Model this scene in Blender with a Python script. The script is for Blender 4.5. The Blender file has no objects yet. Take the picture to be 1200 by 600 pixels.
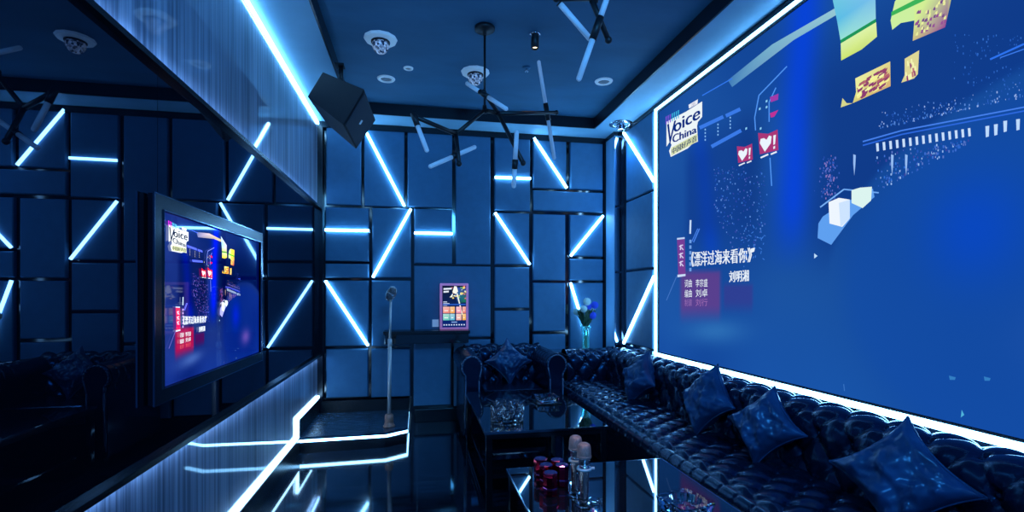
import bpy, bmesh, math, random
from mathutils import Vector, Matrix, noise
random.seed(7)
PI = math.pi
scn = bpy.context.scene
C = scn.collection

# ------------------------------------------------------------------ camera
F, CX, HY, CAMZ = 580.0, 600.0, 344.0, 1.2
TH = math.atan(111.0 / 580.0)
ct, st = math.cos(TH), math.sin(TH)
cam_d = bpy.data.cameras.new('camera')
cam_d.sensor_fit = 'HORIZONTAL'; cam_d.sensor_width = 36
cam_d.lens = F / 1200 * 36
cam_d.shift_y = (HY - 300) / 1200
cam_d.clip_start = 0.02
cam = bpy.data.objects.new('camera', cam_d); C.objects.link(cam)
cam.location = (0, 0, CAMZ); cam.rotation_euler = (PI / 2, 0, -TH)
scn.camera = cam

def ray(x, y):
    xc = (x - CX) / F; yc = (HY - y) / F
    return Vector((xc * ct + st, -xc * st + ct, yc))
O = Vector((0, 0, CAMZ))
def atY(x, y, Y): d = ray(x, y); return O + d * (Y / d.y)
def atX(x, y, X): d = ray(x, y); return O + d * (X / d.x)
def atZ(x, y, Z): d = ray(x, y); return O + d * ((Z - CAMZ) / d.z)
def proj(p):
    xc = p[0] * ct - p[1] * st; zc = p[0] * st + p[1] * ct
    return CX + F * xc / zc, HY - F * (p[2] - CAMZ) / zc

# ------------------------------------------------------------------ colour / materials
def s2l(c): c /= 255.0; return c / 12.92 if c <= .04045 else ((c + .055) / 1.055) ** 2.4
def rgb(r, g, b): return (s2l(r), s2l(g), s2l(b), 1)

def new_mat(name):
    m = bpy.data.materials.new(name); m.use_nodes = True
    nt = m.node_tree; nt.nodes.clear()
    out = nt.nodes.new('ShaderNodeOutputMaterial')
    return m, nt, out
def principled(name, col, rough=.5, metal=0, spec=.5, coat=0, coatr=.05, trans=0, ior=1.45,
               noise_scale=0, noise_amt=.3, bump=0, bump_scale=200, stretch=(1, 1, 1), tint=None, emis=None, estr=0):
    m, nt, out = new_mat(name)
    b = nt.nodes.new('ShaderNodeBsdfPrincipled')
    nt.links.new(b.outputs[0], out.inputs[0])
    b.inputs['Base Color'].default_value = (*col[:3], 1)
    b.inputs['Roughness'].default_value = rough
    b.inputs['Metallic'].default_value = metal
    b.inputs['Specular IOR Level'].default_value = spec
    b.inputs['IOR'].default_value = ior
    if tint: b.inputs['Specular Tint'].default_value = (*tint, 1)
    b.inputs['Coat Weight'].default_value = coat
    b.inputs['Coat Roughness'].default_value = coatr
    b.inputs['Transmission Weight'].default_value = trans
    if emis:
        b.inputs['Emission Color'].default_value = (*emis[:3], 1); b.inputs['Emission Strength'].default_value = estr
    if noise_scale or bump:
        tc = nt.nodes.new('ShaderNodeTexCoord'); mp = nt.nodes.new('ShaderNodeMapping')
        mp.inputs['Scale'].default_value = stretch
        nt.links.new(tc.outputs['Object'], mp.inputs[0])
    if noise_scale:
        n = nt.nodes.new('ShaderNodeTexNoise'); n.inputs['Scale'].default_value = noise_scale
        n.inputs['Detail'].default_value = 5
        nt.links.new(mp.outputs[0], n.inputs[0])
        r = nt.nodes.new('ShaderNodeValToRGB')
        r.color_ramp.elements[0].position = .3; r.color_ramp.elements[1].position = .7
        r.color_ramp.elements[0].color = tuple(c * (1 - noise_amt) for c in col[:3]) + (1,)
        r.color_ramp.elements[1].color = tuple(min(1, c * (1 + noise_amt)) for c in col[:3]) + (1,)
        nt.links.new(n.outputs[0], r.inputs[0]); nt.links.new(r.outputs[0], b.inputs['Base Color'])
    if bump:
        n2 = nt.nodes.new('ShaderNodeTexNoise'); n2.inputs['Scale'].default_value = bump_scale
        n2.inputs['Detail'].default_value = 4
        nt.links.new(mp.outputs[0], n2.inputs[0])
        bp = nt.nodes.new('ShaderNodeBump'); bp.inputs['Strength'].default_value = bump
        bp.inputs['Distance'].default_value = .002
        nt.links.new(n2.outputs[0], bp.inputs['Height']); nt.links.new(bp.outputs[0], b.inputs['Normal'])
    return m
def emission(name, col, s):
    m, nt, out = new_mat(name)
    e = nt.nodes.new('ShaderNodeEmission'); e.inputs[0].default_value = (*col[:3], 1); e.inputs[1].default_value = s
    nt.links.new(e.outputs[0], out.inputs[0]); return m
def mirror_glass(name, col, rough=.0):
    m, nt, out = new_mat(name)
    g = nt.nodes.new('ShaderNodeBsdfGlossy'); g.inputs[0].default_value = (*col[:3], 1); g.inputs[1].default_value = rough
    d = nt.nodes.new('ShaderNodeBsdfDiffuse'); d.inputs[0].default_value = (.002, .003, .006, 1)
    a = nt.nodes.new('ShaderNodeAddShader')
    nt.links.new(g.outputs[0], a.inputs[0]); nt.links.new(d.outputs[0], a.inputs[1])
    nt.links.new(a.outputs[0], out.inputs[0]); return m
def glass_mat(name, col, rough=0.0, ior=1.48):
    m, nt, out = new_mat(name)
    g = nt.nodes.new('ShaderNodeBsdfGlass'); g.inputs['Color'].default_value = (*col[:3], 1)
    g.inputs['Roughness'].default_value = rough; g.inputs['IOR'].default_value = ior
    nt.links.new(g.outputs[0], out.inputs[0]); return m
def thin_glass(name, col):
    m, nt, out = new_mat(name)
    g = nt.nodes.new('ShaderNodeBsdfGlossy'); g.inputs[0].default_value = (.9, 1, 1, 1); g.inputs[1].default_value = .03
    t = nt.nodes.new('ShaderNodeBsdfTransparent'); t.inputs[0].default_value = (*col, 1)
    d = nt.nodes.new('ShaderNodeBsdfTranslucent'); d.inputs[0].default_value = (.35, .9, 1, 1)
    lw = nt.nodes.new('ShaderNodeLayerWeight'); lw.inputs[0].default_value = .45
    m1 = nt.nodes.new('ShaderNodeMixShader'); m2 = nt.nodes.new('ShaderNodeMixShader')
    m2.inputs[0].default_value = .10; nt.links.new(t.outputs[0], m2.inputs[1]); nt.links.new(d.outputs[0], m2.inputs[2])
    nt.links.new(lw.outputs['Facing'], m1.inputs[0]); nt.links.new(m2.outputs[0], m1.inputs[1]); nt.links.new(g.outputs[0], m1.inputs[2])
    em = nt.nodes.new('ShaderNodeEmission'); em.inputs[0].default_value = (.10, .75, 1, 1); em.inputs[1].default_value = .05  # weak cyan glow put into the vase glass itself
    ad = nt.nodes.new('ShaderNodeAddShader'); nt.links.new(m1.outputs[0], ad.inputs[0]); nt.links.new(em.outputs[0], ad.inputs[1])
    nt.links.new(ad.outputs[0], out.inputs[0]); return m
def picture_mat(name, strength, gloss=False):
    m, nt, out = new_mat(name)
    a = nt.nodes.new('ShaderNodeAttribute'); a.attribute_name = 'pic'
    e = nt.nodes.new('ShaderNodeEmission'); e.inputs[1].default_value = strength
    nt.links.new(a.outputs['Color'], e.inputs[0])
    if gloss:
        g = nt.nodes.new('ShaderNodeBsdfGlossy'); g.inputs[0].default_value = (.10, .11, .12, 1); g.inputs[1].default_value = .03
        ad = nt.nodes.new('ShaderNodeAddShader'); nt.links.new(e.outputs[0], ad.inputs[0]); nt.links.new(g.outputs[0], ad.inputs[1]); nt.links.new(ad.outputs[0], out.inputs[0])
    else: nt.links.new(e.outputs[0], out.inputs[0])
    return m
def wood_mat():
    m, nt, out = new_mat('streaked_laminate')
    b = nt.nodes.new('ShaderNodeBsdfPrincipled'); nt.links.new(b.outputs[0], out.inputs[0])
    tc = nt.nodes.new('ShaderNodeTexCoord')
    def layer(scale, st_, det):
        mp = nt.nodes.new('ShaderNodeMapping'); mp.inputs['Scale'].default_value = st_
        nt.links.new(tc.outputs['Object'], mp.inputs[0])
        n = nt.nodes.new('ShaderNodeTexNoise'); n.inputs['Scale'].default_value = scale; n.inputs['Detail'].default_value = det
        nt.links.new(mp.outputs[0], n.inputs[0]); return n.outputs[0]
    a = layer(1.0, (1, 70, .8), 6); c = layer(1.0, (1, 9, .5), 3)
    mx = nt.nodes.new('ShaderNodeMath'); mx.operation = 'MULTIPLY_ADD'; mx.inputs[1].default_value = .6
    nt.links.new(a, mx.inputs[0])
    m2 = nt.nodes.new('ShaderNodeMath'); m2.operation = 'MULTIPLY'; m2.inputs[1].default_value = .4
    nt.links.new(c, m2.inputs[0]); nt.links.new(m2.outputs[0], mx.inputs[2])
    r = nt.nodes.new('ShaderNodeValToRGB')
    r.color_ramp.elements[0].position = .36; r.color_ramp.elements[0].color = (.05, .075, .13, 1)
    r.color_ramp.elements[1].position = .62; r.color_ramp.elements[1].color = (.36, .40, .53, 1)
    nt.links.new(mx.outputs[0], r.inputs[0]); nt.links.new(r.outputs[0], b.inputs['Base Color'])
    b.inputs['Roughness'].default_value = .5
    b.inputs['Coat Weight'].default_value = 1; b.inputs['Coat Roughness'].default_value = .035; b.inputs['Coat IOR'].default_value = 1.7
    return m
def facet_lens():
    m, nt, out = new_mat('faceted_disco_lens')
    b = nt.nodes.new('ShaderNodeBsdfPrincipled'); nt.links.new(b.outputs[0], out.inputs[0])
    tc = nt.nodes.new('ShaderNodeTexCoord'); v = nt.nodes.new('ShaderNodeTexVoronoi'); v.inputs['Scale'].default_value = 75
    nt.links.new(tc.outputs['Object'], v.inputs[0])
    r = nt.nodes.new('ShaderNodeValToRGB'); r.color_ramp.elements[0].color = (.02, .05, .10, 1); r.color_ramp.elements[1].color = (.75, .88, 1, 1)
    r.color_ramp.elements[0].position = .25; r.color_ramp.elements[1].position = .75
    nt.links.new(v.outputs['Color'], r.inputs[0]); nt.links.new(r.outputs[0], b.inputs['Base Color'])
    nt.links.new(r.outputs[0], b.inputs['Emission Color']); b.inputs['Emission Strength'].default_value = .18
    b.inputs['Roughness'].default_value = .12
    return m
def stone_floor():
    m, nt, out = new_mat('black_gloss_tile')
    b = nt.nodes.new('ShaderNodeBsdfPrincipled'); nt.links.new(b.outputs[0], out.inputs[0])
    tc = nt.nodes.new('ShaderNodeTexCoord')
    mp = nt.nodes.new('ShaderNodeMapping'); mp.inputs['Scale'].default_value = (1, 8, 1); nt.links.new(tc.outputs['Object'], mp.inputs[0])
    n = nt.nodes.new('ShaderNodeTexNoise'); n.inputs['Scale'].default_value = 4; n.inputs['Detail'].default_value = 8; nt.links.new(mp.outputs[0], n.inputs[0])
    r = nt.nodes.new('ShaderNodeValToRGB')
    r.color_ramp.elements[0].position = .4; r.color_ramp.elements[0].color = (.003, .005, .010, 1)
    r.color_ramp.elements[1].position = .8; r.color_ramp.elements[1].color = (.016, .030, .055, 1)
    nt.links.new(n.outputs[0], r.inputs[0])
    br = nt.nodes.new('ShaderNodeTexBrick'); br.offset = 0
    br.inputs['Scale'].default_value = 1; br.inputs['Brick Width'].default_value = .8; br.inputs['Row Height'].default_value = .8
    br.inputs['Mortar Size'].default_value = .003; br.inputs['Mortar'].default_value = (.05, .055, .07, 1)
    nt.links.new(tc.outputs['Object'], br.inputs[0]); nt.links.new(r.outputs[0], br.inputs['Color1']); nt.links.new(r.outputs[0], br.inputs['Color2'])
    nt.links.new(br.outputs['Color'], b.inputs['Base Color'])
    b.inputs['Roughness'].default_value = .07; b.inputs['IOR'].default_value = 1.75; b.inputs['Specular IOR Level'].default_value = .6
    return m

BLUE = (.10, .36, 1.0)
M = {}
M['panel'] = principled('padded_fabric', (.055, .175, .31), .65, noise_scale=14, noise_amt=.07, bump=.25, bump_scale=260)
M['gapblack'] = principled('black_mirror_strip', (.004, .005, .008), .08, spec=.8)
M['black'] = principled('black_lacquer', (.006, .007, .010), .25)
M['blackmat'] = principled('black_matte_metal', (.008, .009, .012), .45)
M['trim'] = principled('dark_trim', (.004, .006, .012), .2)
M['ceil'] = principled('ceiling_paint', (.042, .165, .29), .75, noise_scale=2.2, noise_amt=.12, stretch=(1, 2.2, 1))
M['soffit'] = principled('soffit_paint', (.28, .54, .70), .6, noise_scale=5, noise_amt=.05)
M['fascia'] = principled('fascia_black', (.006, .008, .014), .3)
M['wood'] = wood_mat()
M['mirror'] = mirror_glass('black_mirror_glass', (.125, .135, .17))
M['pier_mirror'] = mirror_glass('grey_mirror_glass', (.45, .5, .6))
M['pier'] = principled('pier_paint', (.16, .38, .6), .5, noise_scale=6, noise_amt=.06)
M['floor'] = stone_floor()
M['stage'] = principled('stage_stone', (.02, .05, .085), .22, spec=.7, noise_scale=6, noise_amt=.8, bump=1.0, bump_scale=16, stretch=(2, 9, 1))
M['led'] = emission('led_white', (.21, .56, 1.0), 17.0)
M['led_bar'] = emission('led_bar_white', (.21, .56, 1.0), 26.0)
M['led_warm'] = emission('led_floor_white', (.30, .62, 1.0), 12.0)
M['backlight'] = emission('led_backlight', (.24, .52, 1.0), 22.0)
M['leather'] = principled('black_leather', (.003, .008, .022), .22, spec=.7, tint=(.18, .52, 1), bump=.12, bump_scale=90)
M['cushion'] = principled('blue_black_leather', (.010, .050, .130), .30, spec=.7, tint=(.5, .78, 1), noise_scale=9, noise_amt=.45, bump=.4, bump_scale=60)
M['tableglass'] = principled('black_table_glass', (.004, .006, .010), .02, spec=.8, ior=1.8)
M['edge'] = principled('polished_edge', (.25, .32, .42), .12, metal=1)
M['chrome'] = principled('brushed_chrome', (.62, .62, .66), .18, metal=1)
M['champagne'] = principled('champagne_metal', (.74, .62, .58), .36, metal=.35)
M['grille'] = principled('mic_grille', (.34, .22, .20), .45, metal=.5, bump=1.0, bump_scale=420, noise_scale=380, noise_amt=.6)
M['micmetal'] = principled('mic_handle_metal', (.62, .50, .48), .20, metal=1)
M['piping'] = principled('satin_piping', (.05, .10, .18), .22, spec=.8)
M['copper'] = principled('copper_base', (.55, .22, .15), .35, metal=.2, noise_scale=40, noise_amt=.3)
M['redmetal'] = principled('red_anodised', (.52, .012, .045), .10, metal=1)
M['redcap'] = principled('pink_cap', (.50, .10, .26), .12, metal=1)
M['glass'] = glass_mat('clear_crystal', (.97, .99, 1.0), ior=1.55)
M['vglass'] = thin_glass('vase_glass_glow', (.62, .95, 1.0))
M['clip'] = principled('pale_plastic_ring', (.40, .55, .62), .3)
M['white'] = principled('white_plastic', (.72, .76, .8), .4)
M['greyd'] = principled('grey_diffuser', (.22, .25, .28), .5)
M['tube'] = principled('frosted_tube', (.70, .76, .82), .3, emis=(.25, .5, 1), estr=.10)
M['crystalball'] = facet_lens()
M['white_glow'] = principled('white_plastic_glow', (.85, .88, .9), .4, emis=(.35, .65, 1), estr=.16)  # faint added glow so white rims and switch plate look lit
M['lampwarm'] = emission('warm_lamp', (1, .72, .38), 8)
M['lampcool'] = emission('cool_lamp', (.6, .82, 1), 4)
M['pink'] = principled('pink_frame_glow', (.80, .34, .55), .35, emis=(.75, .22, .60), estr=.22)  # pink glow added to brighten the frame
M['cabinet'] = principled('speaker_black', (.006, .008, .013), .55, bump=.4, bump_scale=500)
M['grillecloth'] = principled('speaker_grille', (.012, .018, .035), .5, bump=.9, bump_scale=420)
M['bloom_w'] = principled('bloom_white', (.70, .80, .72), .7, bump=1, bump_scale=150)
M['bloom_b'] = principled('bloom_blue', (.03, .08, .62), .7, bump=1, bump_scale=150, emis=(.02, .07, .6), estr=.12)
M['leaf'] = principled('leaf_green', (.02, .07, .035), .5)
M['stem'] = principled('stem_green', (.03, .10, .05), .5)
M['logo'] = principled('badge_silver', (.4, .45, .5), .3, metal=1)
M['pic_big'] = picture_mat('projected_picture', 1.0)
M['pic_tv'] = picture_mat('tv_picture', 1.5, gloss=True)
M['pic_tab'] = picture_mat('touchscreen_picture', 1.0)

# ------------------------------------------------------------------ mesh builder
class MB:
    def __init__(s): s.v = []; s.f = []; s.sm = []
    def add(s, vs, fs, smooth=False):
        o = len(s.v); s.v += [Vector(p) for p in vs]
        for f in fs: s.f.append(tuple(i + o for i in f)); s.sm.append(smooth)
        return s
    def hexa(s, p):      # 8 pts: bottom 4 ccw, top 4 ccw
        return s.add(p, [(3, 2, 1, 0), (4, 5, 6, 7), (0, 1, 5, 4), (1, 2, 6, 5), (2, 3, 7, 6), (3, 0, 4, 7)])
    def box(s, x0, x1, y0, y1, z0, z1):
        return s.hexa([(x0, y0, z0), (x1, y0, z0), (x1, y1, z0), (x0, y1, z0), (x0, y0, z1), (x1, y0, z1), (x1, y1, z1), (x0, y1, z1)])
    def pad(s, c, ax, ay, az, b):
        """padded slab: centre c, half-axis vectors ax, ay; az = outward thickness vector; bevel b."""
        c, ax, ay, az = map(Vector, (c, ax, ay, az))
        lx, ly = ax.length, ay.length
        rings = [(0, 0), (0, .55), (b * .35, .85), (b, 1.0)]
        vs = []
        for ins, h in rings:
            for sx, sy in ((-1, -1), (1, -1), (1, 1), (-1, 1)):
                vs.append(c + ax * sx * (1 - ins / lx) + ay * sy * (1 - ins / ly) + az * h)
        fs = [(3, 2, 1, 0), (12, 13, 14, 15)]
        for k in range(3):
            for i in range(4):
                j = (i + 1) % 4; fs.append((k * 4 + i, k * 4 + j, k * 4 + 4 + j, k * 4 + 4 + i))
        return s.add(vs, fs)
    def tube(s, p, q, r, r2=None, n=12, cap=True, smooth=True):
        p, q = Vector(p), Vector(q); r2 = r if r2 is None else r2
        d = (q - p).normalized()
        a = d.orthogonal().normalized(); b = d.cross(a)
        vs = [p + (a * math.cos(2 * PI * i / n) + b * math.sin(2 * PI * i / n)) * r for i in range(n)]
        vs += [q + (a * math.cos(2 * PI * i / n) + b * math.sin(2 * PI * i / n)) * r2 for i in range(n)]
        o = len(s.v)
        s.add(vs, [(i, (i + 1) % n, n + (i + 1) % n, n + i) for i in range(n)], smooth)
        if cap:
            s.f.append(tuple(o + i for i in range(n))[::-1]); s.sm.append(False)
            s.f.append(tuple(o + n + i for i in range(n))); s.sm.append(False)
        return s
    def bar(s, p, q, w, h, up):
        """square bar between p and q; w across, h along up."""
        p, q, up = Vector(p), Vector(q), Vector(up).normalized()
        d = (q - p).normalized(); a = d.cross(up).normalized() * w / 2; u = up * h
        return s.hexa([p - a, p + a, q + a, q - a, p - a + u, p + a + u, q + a + u, q - a + u])
    def lathe(s, c, prof, n=24, smooth=True, axis=None, facet=None, capends=True):
        """prof: list of (r, h) along axis (default z)."""
        c = Vector(c); ax = Vector(axis or (0, 0, 1)).normalized()
        a = ax.orthogonal().normalized() if axis else Vector((1, 0, 0)); b = ax.cross(a)
        vs = []
        for r, h in prof:
            for i in range(n):
                t = 2 * PI * i / n
                vs.append(c + ax * h + (a * math.cos(t) + b * math.sin(t)) * r)
        fs = []
        for k in range(len(prof) - 1):
            for i in range(n):
                j = (i + 1) % n; fs.append((k * n + i, k * n + j, (k + 1) * n + j, (k + 1) * n + i))
        o = len(s.v); s.add(vs, fs, smooth)
        if capends:
            s.f.append(tuple(o + i for i in range(n))[::-1]); s.sm.append(False)
            m = (len(prof) - 1) * n
            s.f.append(tuple(o + m + i for i in range(n))); s.sm.append(False)
        return s
    def sphere(s, c, r, n=14, m=9, sc=(1, 1, 1)):
        prof = [(r * math.sin(PI * (k + .001) / m) if 0 < k < m else r * .02, -r * math.cos(PI * k / m)) for k in range(m + 1)]
        o = len(s.v); s.lathe((0, 0, 0), prof, n)
        for i in range(o, len(s.v)):
            s.v[i] = Vector((s.v[i].x * sc[0], s.v[i].y * sc[1], s.v[i].z * sc[2])) + Vector(c)
        return s
    def grid(s, fn, nu, nv, smooth=True, flip=False):
        vs = [fn(i / nu, j / nv) for j in range(nv + 1) for i in range(nu + 1)]
        w = nu + 1
        fs = []
        for j in range(nv):
            for i in range(nu):
                f = (j * w + i, j * w + i + 1, (j + 1) * w + i + 1, (j + 1) * w + i)
                fs.append(f[::-1] if flip else f)
        return s.add(vs, fs, smooth)
    def prism(s, poly, d):
        d = Vector(d); n = len(poly); P = [Vector(p) for p in poly]
        return s.add(P + [p + d for p in P], [tuple(range(n))[::-1], tuple(range(n, 2 * n))] + [(i, (i + 1) % n, n + (i + 1) % n, n + i) for i in range(n)])
    def build(s, name, mat, parent=None, origin=None, bevel=0, fixn=True):
        if parent is not None: origin = parent.matrix_basis.translation.copy() if parent.get('_o') is None else Vector(parent['_o'])
        elif origin is None: origin = Vector((0, 0, 0))
        origin = Vector(origin)
        me = bpy.data.meshes.new(name)
        me.from_pydata([tuple(p - origin) for p in s.v], [], s.f)
        me.polygons.foreach_set('use_smooth', s.sm)
        me.materials.append(mat if not isinstance(mat, str) else M[mat])
        if fixn:
            bm = bmesh.new(); bm.from_mesh(me); bmesh.ops.recalc_face_normals(bm, faces=bm.faces); bm.to_mesh(me); bm.free()
        me.update()
        o = bpy.data.objects.new(name, me); C.objects.link(o)
        if parent is None: o.location = origin
        else: o.parent = parent
        WO[o.name] = origin
        o['_o'] = tuple(origin)
        if bevel:
            md = o.modifiers.new('bevel', 'BEVEL'); md.width = bevel; md.segments = 2; md.limit_method = 'ANGLE'; md.angle_limit = math.radians(40)
        return o
WO = {}
def thing(name, loc, label, cat, group=None):
    o = bpy.data.objects.new(name, None); C.objects.link(o); o.empty_display_size = .05
    o.location = loc; o['_o'] = tuple(loc)
    tag(o, label, cat, group); return o
def tag(o, label, cat, group=None):
    o['label'] = label; o['category'] = cat
    if group: o['group'] = group
    return o
def struct(o): o['kind'] = 'structure'; return o
def dup(root, loc, label, rotz=0, group=None):
    r = root.copy(); C.objects.link(r); r.location = loc; r.rotation_euler = (0, 0, rotz); r['label'] = label
    if group: r['group'] = group
    for ch in list(root.children):
        c = ch.copy(); C.objects.link(c); c.parent = r
        for g in list(ch.children):
            d = g.copy(); C.objects.link(d); d.parent = c
    return r

# ------------------------------------------------------------------ room shell
XL, XR, YB, YF, ZS, ZC = -.883, 1.96, 4.75, -.9, 2.754, 2.85
struct(MB().box(XL - .1, XR + .1, YF, YB + .1, -.05, 0).build('floor', 'floor'))
cl = struct(MB().box(XL - .1, XR + .1, YF, YB + .1, ZC, ZC + .06).build('ceiling', 'ceil'))
SX0, SX1, SYB = -.565, 1.645, 4.435
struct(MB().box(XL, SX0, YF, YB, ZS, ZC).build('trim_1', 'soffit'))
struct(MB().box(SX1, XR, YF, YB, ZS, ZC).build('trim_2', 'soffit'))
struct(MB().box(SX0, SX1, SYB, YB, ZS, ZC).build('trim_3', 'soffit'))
fa = MB()
fa.box(SX0, SX0 + .012, YF, SYB, ZS - .003, ZC); fa.box(SX1 - .012, SX1, YF, SYB, ZS - .003, ZC); fa.box(SX0 + .012, SX1 - .012, SYB - .012, SYB, ZS - .003, ZC)
struct(fa.build('trim_4', 'fascia'))

# back wall + padded panels
wb = struct(MB().box(XL - .1, XR + .1, YB, YB + .1, 0, ZC).build('wall_back', 'gapblack'))
YP = 4.715
PANELS = [  # x0,y0,x1,y1 in the photo
 (382, 148, 423.5, 240), (426.5, 150, 474, 242), (477.5, 153, 530, 243), (534, 157, 575, 310),
 (579.5, 159, 621.5, 247), (624.8, 161.5, 664, 221), (668.3, 164, 707, 222.3), (624.8, 224.3, 707, 247.8),
 (579.5, 249.5, 620.5, 310), (624.8, 251, 662.8, 328.5), (667.5, 252, 707, 300.5), (667.5, 303.5, 707, 328.5),
 (381, 243, 432.3, 306), (436, 244, 481.6, 325.4), (485.3, 245, 530, 308.8), (381, 309, 432.3, 325.5),
 (381, 328.7, 432, 405.5), (435.5, 328.7, 481.3, 405.5), (485, 311.8, 575, 395.5),
 (579.5, 313, 620.5, 361), (579.5, 364, 620.5, 455), (624.8, 331.5, 662.8, 388.3), (624.8, 391.7, 662.8, 455),
 (667.5, 331.5, 707, 452), (382, 409, 431.3, 466), (435, 408.5, 480.8, 465.5), (484.5, 398, 528.6, 475.5), (532, 398, 575, 475.5)]
for x0, y0, x1, y1 in PANELS:
    ym = (y0 + y1) / 2; xm = (x0 + x1) / 2
    a = atY(x0, ym, YP); b = atY(x1, ym, YP); t = atY(xm, y0, YP); d = atY(xm, y1, YP)
    c = Vector(((a.x + b.x) / 2, YB, (t.z + d.z) / 2))
    MB().pad(c, ((b.x - a.x) / 2, 0, 0), (0, 0, (t.z - d.z) / 2), (0, YP - YB, 0), .010).build('wall_panel', 'panel', wb)
# black trim along the top and the left corner
t0 = MB(); t0.box(XL, 1.86, YB - .05, YB, 2.70, ZS); t0.box(XL, XL + .045, YB - .05, YB, 0.0, 2.70); t0.box(1.845, 1.863, YB - .045, YB, .0, 2.70)
struct(t0.build('trim_5', 'trim'))
struct(MB().box(-.02, 1.2, YB - .06, YB, 0, .12).build('baseboard_back', 'black', bevel=.004))

# pier in the corner with a mirror on its front
PXL, PYF = 1.863, 4.494
pier = struct(MB().box(PXL, XR, PYF, YB, 0, ZS - .03).build('wall_pier', 'pier'))
MB().box(PXL + .003, XR - .003, PYF - .006, PYF, .1, ZS - .05).build('mirror_strip', 'pier_mirror', pier)
struct(MB().box(PXL - .012, XR, PYF - .014, YB - .05, ZS - .035, ZS).build('trim_6', 'trim'))

# right wall
wr = struct(MB().box(XR, XR + .1, YF, YB, 0, ZC).build('wall_right', 'gapblack'))
XPN = XR - .03
RP = [(154, 235.5), (237.5, 316.5), (319, 402)]
ya = atX(733.5, 300, XPN).y; yb = 3.835
for y0, y1 in RP:
    z1 = atX(733.5, y0, XPN).z; z0 = atX(733.5, y1, XPN).z
    MB().pad((XR, (ya + yb) / 2, (z0 + z1) / 2), (0, (ya - yb) / 2, 0), (0, 0, (z1 - z0) / 2), (XPN - XR, 0, 0), .010).build('wall_panel', 'panel', wr)
struct(MB().box(XR - .04, XR, YF, PYF - .014, ZS - .035, ZS).build('trim_7', 'trim'))
struct(MB().box(XR - .035, XR, 3.83, PYF - .01, .60, atX(733.5, 404, XPN).z).build('trim_8', 'edge'))

# left wall: laminate, black mirror, laminate
wl = struct(MB().box(XL - .1, XL - .02, YF, YB, 0, ZC).build('wall_left', 'black'))
Z_M0, Z_M1 = .640, 1.977
MB().box(XL - .02, XL, YF, YB - .05, Z_M1, 2.715).build('upper_wood_panel', 'wood', wl)
MB().box(XL - .02, XL, YF, YB - .05, .14, Z_M0).build('lower_wood_panel', 'wood', wl)
for y0, y1 in ((YF, 1.886), (1.889, YB - .05)):
    MB().box(XL - .02, XL + .012, y0, y1, Z_M0 + .014, Z_M1 - .014).build('mirror_pane', 'mirror', wl)
mt = MB(); mt.box(XL - .02, XL + .035, YF, YB - .05, Z_M1 - .014, Z_M1 + .006); mt.box(XL - .02, XL + .035, YF, YB - .05, Z_M0 - .006, Z_M0 + .014)
struct(mt.build('trim_9', 'black'))
bl = MB(); bl.box(XL + .012, XL + .024, YF, YB - .06, Z_M1 + .0065, Z_M1 + .010); bl.box(XL + .012, XL + .024, YF, YB - .06, Z_M0 - .010, Z_M0 - .0065)
bl.build('edge_backlight', 'backlight', wl)
struct(MB().box(XL - .02, XL + .02, YF, 3.93, 0, .118).build('baseboard_left', 'black'))

# LED strips on the left wall
o = MB().box(XL, XL + .014, YF, YB - .05, 2.722, 2.742).build('led_light_strip', 'led', origin=(XL, 2, 2.71))
tag(o, 'long white LED strip running along the ceiling edge above the left wood panel', 'light strip')
lo = MB(); lo.box(XL, XL + .018, YF, 3.92, .124, .143); lo.box(XL, XL + .018, 3.895, 3.92, .143, .262); lo.box(XL, XL + .018, 3.895, YB - .052, .262, .281)
o = lo.build('led_light_strip', 'led_warm', origin=(XL, 2, .118))
tag(o, 'stepped white LED strip along the left baseboard, climbing at the stage', 'light strip')

# ------------------------------------------------------------------ stage
SZ = .125
stage_poly = [(XL + .001, 3.93), (-.235, 3.955), (-.074, 4.06), (-.074, YB - .051), (XL + .046, YB - .051), (XL + .001, YB - .051)]
sg = thing('stage_platform', (-.48, 4.3, 0), 'low black stone corner stage with a lit front edge carrying the microphone stand', 'stage')
def inset(poly, d): return [(XL + .001 if i in (0, 5) else x - d, y + (d if i < 3 else 0)) for i, (x, y) in enumerate(poly)]
pb = inset(stage_poly, .012)
MB().prism([(x, y, 0) for x, y in pb], (0, 0, .085)).build('base', 'black', sg)
MB().prism([(x, y, .105) for x, y in stage_poly], (0, 0, SZ - .105)).build('deck', 'stage', sg)
le = MB()
pts = stage_poly[:4]; inn = inset(stage_poly, .010)[:4]
for k in range(3):
    (xa_, ya_), (xb_, yb_) = pts[k], pts[k + 1]; (xc_, yc_), (xd_, yd_) = inn[k], inn[k + 1]
    z0_, z1_ = (.0855, .1045) if k < 2 else (.0985, .1045)
    le.hexa([(xa_, ya_, z0_), (xb_, yb_, z0_), (xd_, yd_, z0_), (xc_, yc_, z0_), (xa_, ya_, z1_), (xb_, yb_, z1_), (xd_, yd_, z1_), (xc_, yc_, z1_)])
le.build('led_edging', 'led', sg)
sk = MB(); sk.box(XL + .04, -.074, YB - .065, YB - .052, SZ, SZ + .105); sk.box(XL + .001, XL + .02, 3.94, YB - .066, SZ, .257)
sk.build('skirting', 'black', sg)

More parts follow.
